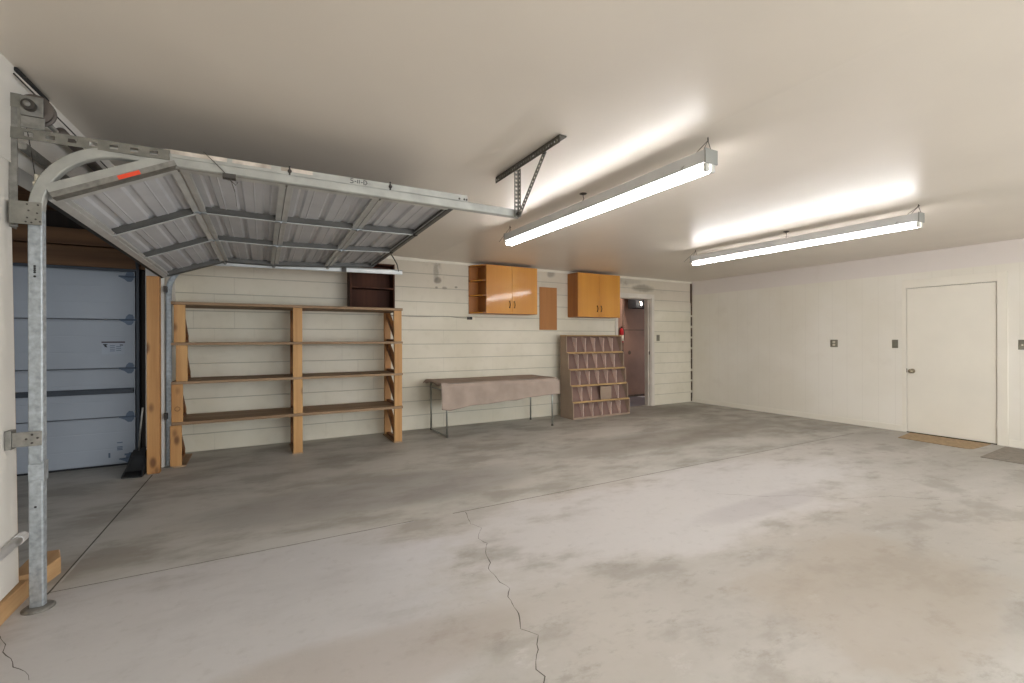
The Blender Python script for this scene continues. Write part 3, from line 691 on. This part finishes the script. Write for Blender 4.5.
# torsion spring assembly on the header
SX, SZ = -.942, 2.453
TS = thing('torsion_spring_assembly', (SX, 3.1, SZ), 'grey torsion spring shaft with cable drum above the raised door opening', 'spring')
MB().tube([(SX-.012, 3.075, SZ), (SX+.07, 5.9, SZ)], .0127, 14).build('shaft', M['galvd'], TS, smooth=True)
bm = MB(); bm.lathe((SX-.01, 3.085, SZ), (0, 1, 0), [(.026, -.0), (.026, .04)], 20); bm.build('bearing', M['iron'], TS)
bm = MB(); bm.lathe((SX+.0, 3.13, SZ), (0, 1, 0), [(.05, 0), (.07, .004), (.07, .012), (.06, .018), (.06, .04), (.07, .044), (.07, .052), (.03, .056), (.03, .07)], 36); bm.build('cable_drum', M['drum'], TS)
for y0, y1 in ((3.42, 4.35), (4.5, 5.4)):
    bm = MB(); n = int((y1-y0)/.0075)*8
    bm.tube([(SX+.01+(y0-3)*.02, y0, SZ), (SX+.01+(y1-3)*.02, y1, SZ)], .026, 16); bm.build('spring', M['drum'], TS, smooth=True)
bm = MB(); bm.box(-.99, -.905, 3.116, 3.122, 2.408, 2.505); bm.box(-.987, -.899, 3.114, 3.120, 2.346, 2.404); bm.build('bearing_plate', M['galvd'], TS, bevel=.003)
bm = MB(); bm.perf((-1.012, 3.124, 2.30), (-1.012, 3.124, 2.506), .05, .004, (1, 0, 0), .03, .03, .3); bm.box(-1.035, -.985, 3.1175, 3.1215, 2.44, 2.506); bm.build('mounting_angle', M['perf'], TS)
MB().tube([(-.985, 3.15, 2.43), (-.96, 3.15, 2.25), (-.935, 3.14, 2.06)], .0022, 6).build('lift_cable', M['wire'], TS)
bm = MB(); bm.tube([(-.935, 3.14, 2.13), (-.935, 3.14, 2.05)], .010, 10); bm.lathe((-.945, 3.13, 2.08), (1, 0, 0), [(.014, 0), (.014, .02)], 12); bm.build('cable_anchor', M['ivory'], TS)
# low steel spreader behind spring
MB().bar((-.975, 3.1, 2.25), (-.86, 5.8, 2.24), .03, .03).build('spreader_bar', M['galvd'], TS)
bm = MB(); bm.bar((LX+.014, 3.15, ceil_z(LX)-.012), (LX+.03, 3.5, ceil_z(LX)-.012), .02, .02)
tag(bm.build('weather_strip', M['black'], bevel=.004), 'black rubber strip along the ceiling edge above the spring drum', 'strip')
MB().tube([(LX+.02, 3.12, 2.60), (-.95, 3.7, 2.56), (-.9, 4.6, 2.54)], .004, 6).build('sensor_wire', M['wire'], TS)

# ceiling hanger for the near rail
HG = thing('ceiling_hanger', (1.6, 2.6, ceil_z(1.6)), 'perforated steel angle hanger bolted to the ceiling holding the near rail', 'bracket')
cz = ceil_z(1.6)
bm = MB(); bm.bar((1.592, 2.22, cz-.006), (1.592, 3.04, cz-.006), .05, .008, (0, 0, 1)); bm.perf((1.568, 2.22, cz-.028), (1.568, 3.04, cz-.028), .04, .004, (0, 0, 1), .014, .016, .3)
bm.build('ceiling_angle', M['perfd'], HG)
bm = MB(); bm.perf((1.60, 2.79, cz-.02), (1.60, 2.79, 2.16), .034, .004, (1, 0, 0), .014, .014, .28); bm.perf((1.617, 2.775, cz-.02), (1.617, 2.775, 2.16), .034, .004, (0, 1, 0), .014, .014, .28)
bm.build('drop_angle', M['perf'], HG)
bm = MB(); bm.perf((1.585, 2.40, cz-.03), (1.61, 2.77, 2.165), .036, .004, (0, .8, .6), .014, .014, .28); bm.build('diagonal_brace', M['perf'], HG)
MB().lathe((1.60, 2.77, 2.18), (0, -1, 0), [(.013, 0), (.013, .01), (.006, .018)], 6).build('bolt', M['iron'], HG); MB().lathe((1.58, 2.4, cz-.045), (-1, 0, 0), [(.011, 0), (.011, .01)], 6).build('bolt', M['iron'], HG)

# ------------------------------------------------------------------ fluorescent fixtures
def fixture(cx, y0, y1, label):
    r = thing('fluorescent_light', (cx, (y0+y1)/2, 2.2), label, 'ceiling light', 'hanging fluorescent strip lights')
    w = .051; ZB = 2.325
    bm = MB(); bm.prism([(cx-w, y0, ZB), (cx+w, y0, ZB), (cx+w*.93, y0, ZB+.076), (cx-w*.93, y0, ZB+.076)], (0, y1-y0, 0)); bm.build('housing', M['housing'], r, bevel=.003)
    for y in (y0, y1-.004):
        MB().box(cx-w-.002, cx+w+.002, y-.002, y+.006, ZB-.004, ZB+.079).build('end_plate', M['endcap'], r)
    for s in (-1, 1):
        x = cx+s*.025
        MB().tube([(x, y0+.03, ZB-.027), (x, y1-.03, ZB-.028)], .016, 16).build('tube', M['tube'], r, smooth=True)
        for y in (y0+.004, y1-.028):
            MB().box(x-.015, x+.015, y, y+.024, ZB-.05, ZB).build('lampholder', M['socket'], r, bevel=.006)
    ym = (y0+y1)/2-.03; zt = 2.479
    for y, sg in ((y0+.02, 1), (y1-.05, 1)):
        bm = MB(); ap = (cx-.005, y, 2.462)
        bm.tube([ap, (cx-.054, y+.15, ZB+.012)], .002, 6); bm.tube([ap, (cx+.0, y-.015, ZB+.078)], .002, 6); bm.tube([ap, (cx+.054, y+.15, ZB+.012)], .002, 6)
        bm.tube([(cx-.005, y, zt), (cx-.005, y, 2.455)], .004, 6); bm.tube([(cx-.02, y-.012, 2.462), (cx+.012, y+.012, 2.464)], .004, 6)
        bm.build('hanging_wire', M['wire'], r)
    bm = MB(); bm.tube([(cx, ym, zt), (cx, ym, 2.455), (cx+.008, ym, 2.44), (cx-.004, ym, 2.42), (cx, ym, ZB+.076)], .003, 6); bm.lathe((cx, ym, zt), (0, 0, -1), [(.03, 0), (.03, .004), (.008, .012)], 14)
    bm.build('ceiling_hook', M['wire'], r)
    return r
fixture(2.315, 1.764, 4.21, 'left hanging twin-tube fluorescent light, nearer the raised garage door')
fixture(5.09, 1.764, 4.17, 'right hanging twin-tube fluorescent light, nearer the panelled right wall')

# ------------------------------------------------------------------ shelving unit
SH = thing('shelving_unit', (.47, 6.1, 0), 'tall open pine storage shelving with three upright frames against the block wall', 'shelving')
SY0, SY1 = 5.825, 6.40
SZs = [.43, .853, 1.256, 1.676]; TH = [.032, .028, .028, .032]
tb = [0.012]+[z+t for z, t in zip(SZs, TH)]
for x0 in (-.72, .392, 1.552):
    for k in range(4):
        z0, z1 = tb[k]+.001, SZs[k]-.001; j = random.uniform(-.012, .012) if x0 < 0 else random.uniform(-.004, .004); y = SY0+random.uniform(0, .008)
        if x0 < 0: j += [-.03, -.02, .018, 0][k]
        post = MB().box(x0+j, x0+j+.098, y, y+.04, z0, z1).build('upright', M['pine'], SH, bevel=.004)
        if x0 > 0: MB().box(x0+j+.005, x0+j+.093, SY1-.045, SY1-.005, z0, z1).build('rear_upright', M['pine'] if x0 > 1 else M['pined'], SH, bevel=.004)
        bm = MB(); za, zb_ = (z0+.04, z1-.035) if x0 > 0 else (z1-.035, z0+.04); bm.bar((x0+j+.05, y+.06, za), (x0+j+.05, SY1-.07, zb_), .05, .07, (0, 0, 1)); bm.build('diagonal_brace', M['pined'], SH, bevel=.003)
        bm = MB(); bm.box(x0+j+.03, x0+j+.075, y+.042, SY1-.046, z0, z0+.03); bm.build('cross_rail', M['pined'], SH, bevel=.003)
    MB().box(x0-.01, x0+.1, SY0, SY1, 0, .012).build('foot_board', M['pinex'], SH)
for z, t in zip(SZs, TH):
    MB().box(-.742, 1.66, SY0-.004, SY1+.02, z, z+t).build('shelf_board', M['pinex'], SH, bevel=.003)
# small ink ring mark on left upright
bm = MB(); bm.tube([(-.69+.022*math.cos(a), SY0-.001, .6+.022*math.sin(a)) for a in [2*math.pi*k/16 for k in range(17)]], .002, 5); bm.build('ink_ring', M['bronze'], SH)

BK = thing('bookcase', (1.37, 6.36, tb[4]), 'small dark walnut bookcase standing on top of the pine shelving', 'bookcase')
bx0, bx1, by0, by1, bz0, bz1 = 1.085, 1.665, 6.215, 6.425, tb[4]+.001, 2.325
for x in (bx0, bx1-.02): MB().box(x, x+.02, by0, by1, bz0, bz1).build('side_panel', M['walnut'], BK, bevel=.002)
MB().box(bx0+.02, bx1-.02, by1-.012, by1, bz0, bz1).build('back_panel', M['walnut'], BK)
for z in (bz0, 1.985, bz1-.022): MB().box(bx0+.02, bx1-.02, by0+.004, by1-.012, z, z+.02).build('shelf', M['walnut'], BK, bevel=.002)

# ------------------------------------------------------------------ wall cabinets
def cabinet(x0, x1, z0, z1, y0, label, end_shelf):
    r = thing('wall_cabinet', ((x0+x1)/2, WY, z0), label, 'cabinet', 'wall cabinets on the block wall')
    t = .018
    bm = MB(); yb = WY-.001
    bm.box(x0, x0+t, y0, yb, z0, z1); bm.box(x1-t, x1, y0, yb, z0, z1); bm.box(x0+t, x1-t, y0, yb, z0, z0+t); bm.box(x0+t, x1-t, y0, yb, z1-t, z1); bm.box(x0+t, x1-t, yb-.008, yb, z0+t, z1-t)
    bm.build('carcass', M['mapled'], r, bevel=.0015)
    xm = (x0+x1)/2-.01
    for a, b, s in ((x0+.002, xm-.0015, -1), (xm+.0015, x1-.002, 1)):
        dr = MB().box(a, b, y0-.019, y0-.001, z0+.002, z1-.004).build('door', M['maple'], r, bevel=.002)
        hx = xm+s*.042; hz = z0+.145
        bm = MB(); pts = [(hx, y0-.019-.022*math.sin(math.pi*k/8), hz-.045+.09*k/8) for k in range(9)]
        bm.tube(pts, .0052, 8)
        for z in (hz-.045, hz+.045): bm.lathe((hx, y0-.0185, z), (0, -1, 0), [(.012, 0), (.011, .004), (.004, .007)], 10)
        bm.build('handle', M['bronze'], dr, smooth=True)
    if end_shelf:
        ex = x0-.16
        MB().box(ex, x0, yb-.012, yb, z0, z1).build('end_back', M['mapled'], r)
        for z in (z0+.004, z0+.265, z0+.49, z1-.02):
            sh = MB().prism([(ex, yb-.012, z), (ex, yb-.07, z), (x0-.045, y0+.01, z), (x0, y0, z), (x0, yb-.012, z)], (0, 0, .016)).build('end_shelf', M['mapled'], r, bevel=.0015)
            MB().bar((ex-.001, yb-.0715, z+.008), (x0-.047, y0+.0085, z+.008), .003, .016).build('edge_strip', M['maple'], sh)
    return r
cabinet(3.048, 3.955, 1.70, 2.44, 6.25, 'glossy orange wood wall cabinet with open end shelves on its left', True)
cabinet(4.765, 5.70, 1.685, 2.437, 6.25, 'orange wood wall cabinet without end shelves, beside the hall doorway', False)
tag(MB().box(4.18, 4.535, WY-.008, WY-.001, 1.464, 2.185).build('hardboard_panel', M['hard'], bevel=.001), 'plain brown hardboard panel on the block wall between the two cabinets', 'board')

# ------------------------------------------------------------------ table with cloth
TB = thing('folding_table', (3.08, 6.1, 0), 'low folding table with thin chrome legs, draped, by the block wall', 'table')
tx0, tx1, ty0, ty1, tz = 2.16, 4.0, 5.74, 6.45, .725
MB().box(tx0, tx1, ty0, ty1, tz-.022, tz).build('tabletop', M['grey'], TB, bevel=.004)
for x in (2.235, 3.925):
    for y in (5.775, 6.40):
        lg = MB().tube([(x, y, .0), (x, y, tz-.024)], .0125, 12).build('leg', M['chrome'], TB, smooth=True)
        MB().lathe((x, y, 0), (0, 0, 1), [(.016, 0), (.017, .004), (.016, .03), (.013, .034)], 12).build('foot', M['grey'], lg)
MB().tube([(2.235, 5.79, .02), (2.235, 6.39, .02)], .009, 10).build('floor_stretcher', M['chrome'], TB, smooth=True)
MB().tube([(2.235, 5.79, .62), (2.235, 6.39, .62)], .009, 10).build('leg_brace', M['chrome'], TB, smooth=True)
MB().tube([(3.925, 5.79, .62), (3.925, 6.39, .62)], .009, 10).build('leg_brace', M['chrome'], TB, smooth=True)
# cloth: across the top, down the front in soft scallops, longer on the left
def hem(u):
    pts = [(0, .33), (.06, .345), (.14, .325), (.22, .30), (.4, .285), (.52, .27), (.6, .275), (.68, .25), (.8, .24), (.93, .225), (1, .215)]
    for (a, b), (c, d) in zip(pts, pts[1:]):
        if u <= c: return b+(d-b)*(u-a)/(c-a)
    return pts[-1][1]
def cloth(u, v):
    x = tx0-.025+(tx1-tx0+.045)*u
    top = ty1-ty0+.02; tot = top+hem(u); s = v*(top+.33) ; s = v*tot
    ripple = .012*math.sin(u*19+.6)+.008*math.sin(u*41+1)+.006*math.sin(u*7)
    zt = tz+.004+.012*max(0, 1-u*14)+.004*math.sin(u*11)*math.sin(v*7)
    if s < top-.05: 
        y = ty1+.0-s; z = zt
        if v < .02: z = zt-.02
    else:
        q = s-(top-.05); r = .05
        if q < r*1.57: a = q/r; y = ty0+.03-r*math.sin(a); z = zt-r*(1-math.cos(a))
        else:
            k = q-r*1.57; y = ty0+.03-r-.35*ripple*min(1, k/.08)*2.2-.012*(k/.3); z = zt-r-k
    # the left end rolls over the edge a little
    dl = (x-tx0)
    if dl < 0.03 and s < top-.05: z -= .035*((.03-dl)/.055)**2*(1+.5*math.sin(v*14))
    if u > .97 and s < top: z -= .05*((u-.97)/.03)**1.5
    return (x, y, z)
cl = MB().grid(cloth, 90, 60).build('tablecloth', M['cloth'], smooth=True, solid=.005, base=(3.08, 6.1, tz))
tag(cl, 'mauve-brown felt cloth draped over the low table, hanging in front', 'cloth')

# ------------------------------------------------------------------ display rack
RK = thing('display_rack', (5.12, 6.2, 0), 'brown stepped display rack with five rows of slots beside the hall doorway', 'rack')
rx0, rx1, rb = 4.50, 5.72, 6.38
zt = [0, .27, .535, .80, 1.075, 1.355]; fy = [6.02, 6.06, 6.11, 6.16, 6.21]
for x in (rx0, rx1-.016):
    poly = [(x, rb, 0), (x, fy[0], 0)]
    for k in range(5):
        poly += [(x, fy[k], zt[k+1])]
        if k < 4: poly += [(x, fy[k+1]-.005, zt[k+1]+.012)]
    poly += [(x, rb, zt[5])]
    MB().prism(poly, (.016, 0, 0)).build('side_panel', M['racks'], RK, bevel=.0015)
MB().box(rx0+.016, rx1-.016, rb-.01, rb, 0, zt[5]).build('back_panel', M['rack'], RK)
MB().box(rx0, rx1, fy[4]-.012, rb, zt[5], zt[5]+.018).build('top_board', M['ledge'], RK, bevel=.002)
pw = (rx1-rx0-.032)/6
for k in range(5):
    yf = fy[k]; z0, z1 = zt[k], zt[k+1]
    lo, hi = yf+.03, yf+.135
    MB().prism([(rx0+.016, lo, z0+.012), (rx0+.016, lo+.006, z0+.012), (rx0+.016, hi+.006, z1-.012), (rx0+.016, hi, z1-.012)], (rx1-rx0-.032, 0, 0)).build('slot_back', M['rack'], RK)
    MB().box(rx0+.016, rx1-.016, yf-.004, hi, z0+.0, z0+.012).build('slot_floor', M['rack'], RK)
    if k: MB().box(rx0+.006, rx1-.006, yf-.032, yf-.006, z0-.012, z0+.016).build('ledge', M['ledge'], RK, bevel=.002)
    else: MB().box(rx0+.016, rx1-.016, yf-.006, yf+.01, 0, .03).build('plinth', M['racks'], RK, bevel=.002)
    for i in range(1, 6):
        x = rx0+.016+pw*i-.004
        if k == 1 and i == 3: continue
        # divider with a cut-away front: broad at the top, narrow lower down
        MB().prism([(x, lo+.004, z0+.014), (x, yf+.004, z0+.014), (x, yf+.004, z0+.06), (x, yf+.012, z0+.14), (x, yf+.004, z1-.07), (x, yf+.004, z1-.03), (x, hi, z1-.014)], (.008, 0, 0)).build('divider', M['rack_lit'], RK)
MB().box(rx0+.016+pw*2.95, rx0+.016+pw*4.15, fy[1]-.002, fy[1]+.006, zt[1]+.018, zt[2]-.03).build('blank_panel', M['racks'], RK)

# ------------------------------------------------------------------ small fittings
def plate(name, pos, nrm, w, h, label, cat, kind):
    """cover plate on a wall; nrm 'x' = right wall, 'y' = back wall"""
    x, y, z = pos
    r = thing(name, pos, label, cat)
    def bx(bm, a0, a1, d0, d1, z0, z1):
        if nrm == 'x': bm.box(x-d1, x-d0, y+a0, y+a1, z+z0, z+z1)
        else: bm.box(x+a0, x+a1, y-d1, y-d0, z+z0, z+z1)
        return bm
    bx(MB(), -w/2, w/2, 0.0005, .007, -h/2, h/2).build('cover_plate', M['plate'], r, bevel=.003)
    if kind == 'outlet':
        for dz in (.022, -.022):
            f = bx(MB(), -.018, .018, .006, .0095, dz-.014, dz+.014).build('receptacle', M['ivory'], r, bevel=.003)
            bm = MB(); bx(bm, -.008, -.005, .009, .0102, dz-.006, dz+.006); bx(bm, .005, .008, .009, .0102, dz-.006, dz+.006); bm.build('slot', M['black'], f)
    else:
        bx(MB(), -.007, .007, .006, .016, -.012, .004).build('toggle', M['plate'] if kind == 'switch' else M['ivory'], r, bevel=.002)
    return r
plate('outlet', (RX, 3.832, 1.228), 'x', .105, .115, 'square steel outlet plate with two pale sockets on the right wall', 'outlet', 'outlet')
plate('light_switch', (RX, 3.046, 1.226), 'x', .072, .118, 'narrow steel switch plate just left of the cream door', 'switch', 'switch')
plate('light_switch', (RX, 1.805, 1.225), 'x', .072, .118, 'pale switch plate right of the cream door, cut by the frame', 'switch', 'ivory')
plate('light_switch', (6.955, WY, 1.325), 'y', .085, .12, 'steel switch plate on the block wall right of the hall doorway', 'switch', 'switch')
ol = thing('surface_outlet', (2.93, WY, 1.632), 'small dark surface outlet with a plug below the open-ended cabinet', 'outlet')
MB().box(2.862, 2.905, WY-.03, WY-.0005, 1.612, 1.652).build('outlet_box', M['iron'], ol, bevel=.004)
MB().box(2.905, 2.935, WY-.035, WY-.0005, 1.612, 1.655).build('socket_face', M['black'], ol, bevel=.003)
MB().box(2.938, 2.982, WY-.03, WY-.001, 1.608, 1.648).build('plug', M['ivory'], ol, bevel=.006)
cb = MB(); cb.tube([(1.70, WY-.006, 1.652), (1.95, WY-.006, 1.645), (2.15, WY-.006, 1.642), (2.3, WY-.006, 1.65), (2.55, WY-.006, 1.655), (2.7, WY-.006, 1.64), (2.862, WY-.008, 1.635)], .005, 8)
tag(cb.build('power_cable', M['cable'], smooth=True), 'thin grey cable running along the block wall from the shelving to the outlet', 'cable')
# floor mats
def floor_mat(pts, m, label, name):
    bm = MB(); bm.prism([(x, y, .001) for x, y in pts], (0, 0, .009)); return tag(bm.build(name, m, bevel=.003), label, 'mat')
floor_mat([(7.36, 2.80), (7.31, 2.14), (7.36, 2.08), (7.86, 2.06), (7.87, 2.86)], M['mat1'], 'tan coir doormat in front of the cream door', 'doormat')
floor_mat([(6.925, 1.90), (6.9, .9), (7.80, .88), (7.82, 1.93)], M['mat2'], 'grey carpet mat on the floor right of the tan doormat', 'floor_mat')
# fire extinguisher on the hall wall
ex, ey, ez = 7.075, HY-.06, 1.23
FX = thing('fire_extinguisher', (ex, ey, ez), 'red fire extinguisher with a white label hanging in the hall doorway', 'extinguisher')
bm = MB(); bm.lathe((ex, ey, ez), (0, 0, 1), [(.035, 0), (.045, .008), (.045, .25), (.038, .285), (.018, .3), (.018, .32)], 24); bm.build('cylinder', M['fire'], FX, smooth=True)
bm = MB(); bm.lathe((ex, ey, ez+.03), (0, 0, 1), [(.0455, 0), (.0455, .13)], 24); bm.build('paper_label', M['ivory'], FX, smooth=True)
bm = MB(); bm.box(ex-.012, ex+.012, ey-.012, ey+.012, ez+.32, ez+.345); bm.bar((ex, ey, ez+.35), (ex+.06, ey-.03, ez+.37), .014, .008); bm.bar((ex, ey, ez+.335), (ex+.055, ey-.03, ez+.325), .014, .006); bm.build('valve', M['black'], FX)
bm = MB(); bm.tube([(ex+.012, ey, ez+.33), (ex+.05, ey-.02, ez+.28), (ex+.058, ey-.02, ez+.18), (ex+.055, ey-.01, ez+.06)], .008, 8); bm.build('hose', M['black'], FX, smooth=True)
MB().box(ex-.015, ex+.015, ey+.04, HY, ez+.2, ez+.33).build('wall_bracket', M['iron'], FX)
hk = thing('coat_hook', (6.97, HY-.01, 1.60), 'small black hook on the maroon hall wall above the extinguisher', 'hook')
MB().box(6.96, 6.985, HY-.006, HY, 1.57, 1.63).build('hook_plate', M['black'], hk)
MB().tube([(6.972, HY-.006, 1.58), (6.972, HY-.03, 1.57), (6.972, HY-.035, 1.60)], .005, 8).build('hook_arm', M['black'], hk)
# hall lamp box
hl = thing('hall_lamp', (7.25, 7.35, 2.05), 'small bare bulb under a dark box at the hall ceiling', 'lamp')
MB().box(7.13, 7.62, 7.3, 7.55, 1.97, 2.42).build('dark_box', M['black'], hl, bevel=.006)
bm = MB(); bm.lathe((7.24, 7.26, 2.075), (0, 0, -1), [(.010, -.02), (.010, .0), (.018, .012), (.020, .026), (.014, .04), (.004, .046)], 16); bm.build('bulb', M['bulb'], hl, smooth=True)
MB().box(7.228, 7.252, 7.25, 7.3, 2.09, 2.115).build('bulb_holder', M['ivory'], hl)
tag(MB().box(7.55, 7.75, HY-.2, HY-.04, .0042, .0062).build('paper_scrap', M['paper']), 'white scrap of paper on the hall floor through the doorway', 'paper')

# long-handled dustpan leaning in the opening
DP = thing('dustpan', (-.98, 5.62, 0), 'black long-handled dustpan leaning behind the knotty wood post', 'dustpan')
bm = MB(); bm.prism([(-1.12, 5.80, 0.003), (-1.10, 5.60, 0.003), (-.935, 5.56, 0.003), (-.93, 5.80, .003)], (0, 0, .012))
bm.prism([(-1.115, 5.80, .003), (-1.06, 5.80, .20), (-.97, 5.80, .24), (-.93, 5.80, .20), (-.93, 5.80, .003)], (0, .03, 0))
bm.prism([(-1.12, 5.80, .01), (-1.10, 5.60, .01), (-1.04, 5.80, .20)], (.012, 0, 0)); bm.prism([(-.945, 5.80, .01), (-.945, 5.57, .01), (-.945, 5.80, .21)], (.012, 0, 0))
bm.prism([(-1.05, 5.72, .17), (-.94, 5.68, .17), (-.94, 5.80, .24), (-1.04, 5.80, .22)], (0, 0, .008)); bm.build('pan', M['black'], DP)
MB().tube([(-1.0, 5.79, .2), (-.972, 5.69, .40), (-.936, 5.60, .66)], .008, 10).build('handle', M['galvd'], DP, smooth=True)

# ------------------------------------------------------------------ camera
f = 461.0; th = math.atan((512-254)/f); hc = 1.308; roll = .00305
F = V((math.sin(th), math.cos(th), 0)); R = V((math.cos(th), -math.sin(th), -roll)).normalized(); U = R.cross(F).normalized()
cam = bpy.data.cameras.new('camera'); co = bpy.data.objects.new('camera', cam); COL.objects.link(co)
B = -F
co.matrix_world = Matrix(((R.x, U.x, B.x, 0), (R.y, U.y, B.y, 0), (R.z, U.z, B.z, hc), (0, 0, 0, 1)))
cam.sensor_width = 36; cam.lens = f/1024*36; cam.shift_y = -2.26/1024; cam.clip_start = .05
SC.camera = co

# ------------------------------------------------------------------ light
w = bpy.data.worlds.new('world'); SC.world = w; w.use_nodes = True
bg = w.node_tree.nodes['Background']; bg.inputs[0].default_value = (.80, .90, 1.0, 1); bg.inputs[1].default_value = 1.2
def area(name, loc, rot, sx, sy, power, col=(1, 1, 1), portal=False):
    l = bpy.data.lights.new(name, 'AREA'); l.shape = 'RECTANGLE'; l.size = sx; l.size_y = sy; l.energy = power; l.color = col
    if portal: l.cycles.is_portal = True
    o = bpy.data.objects.new(name, l); COL.objects.link(o); o.location = loc; o.rotation_euler = rot; return o
area('entrance_fill_light', (3.8, -2.95, 1.15), (math.radians(48), 0, 0), 5.4, 2.0, 230, (.93, .97, 1.0))  # added area light in the unseen entrance, fills the room like daylight
area('entrance_portal', (3.8, -3.05, 1.1), (math.radians(90), 0, 0), 5.6, 2.2, 1, portal=True)
area('bay_daylight', (-3.0, 1.2, 1.3), (math.radians(90), 0, 0), 3.0, 2.2, 8, (.88, .94, 1.0))
for x, e in ((.2, 60), (2.6, 14), (5.4, 9)):  # unseen point lights added behind the camera as soft fill
    pl = bpy.data.lights.new('rear_fill_light', 'POINT'); pl.energy = e; pl.shadow_soft_size = .12; pl.color = (.95, .975, 1) if x < 1 else (1, .985, .98)
    po = bpy.data.objects.new('rear_fill_light', pl); COL.objects.link(po); po.location = (x, -1.3, 2.05)
hl_ = bpy.data.lights.new('hall_glow', 'POINT'); hl_.energy = 17; hl_.shadow_soft_size = .06; hl_.color = (1, .95, .9)
ho = bpy.data.objects.new('hall_glow', hl_); COL.objects.link(ho); ho.location = (7.0, 7.12, 2.27)

SC.view_settings.view_transform = 'Standard'; SC.view_settings.look = 'None'; SC.view_settings.gamma = 1; SC.view_settings.use_curve_mapping = False
SC.view_settings.exposure = 0.27
SC.cycles.max_bounces = 10; SC.cycles.diffuse_bounces = 6; SC.cycles.caustics_reflective = False; SC.cycles.caustics_refractive = False
SC.cycles.sample_clamp_indirect = 6
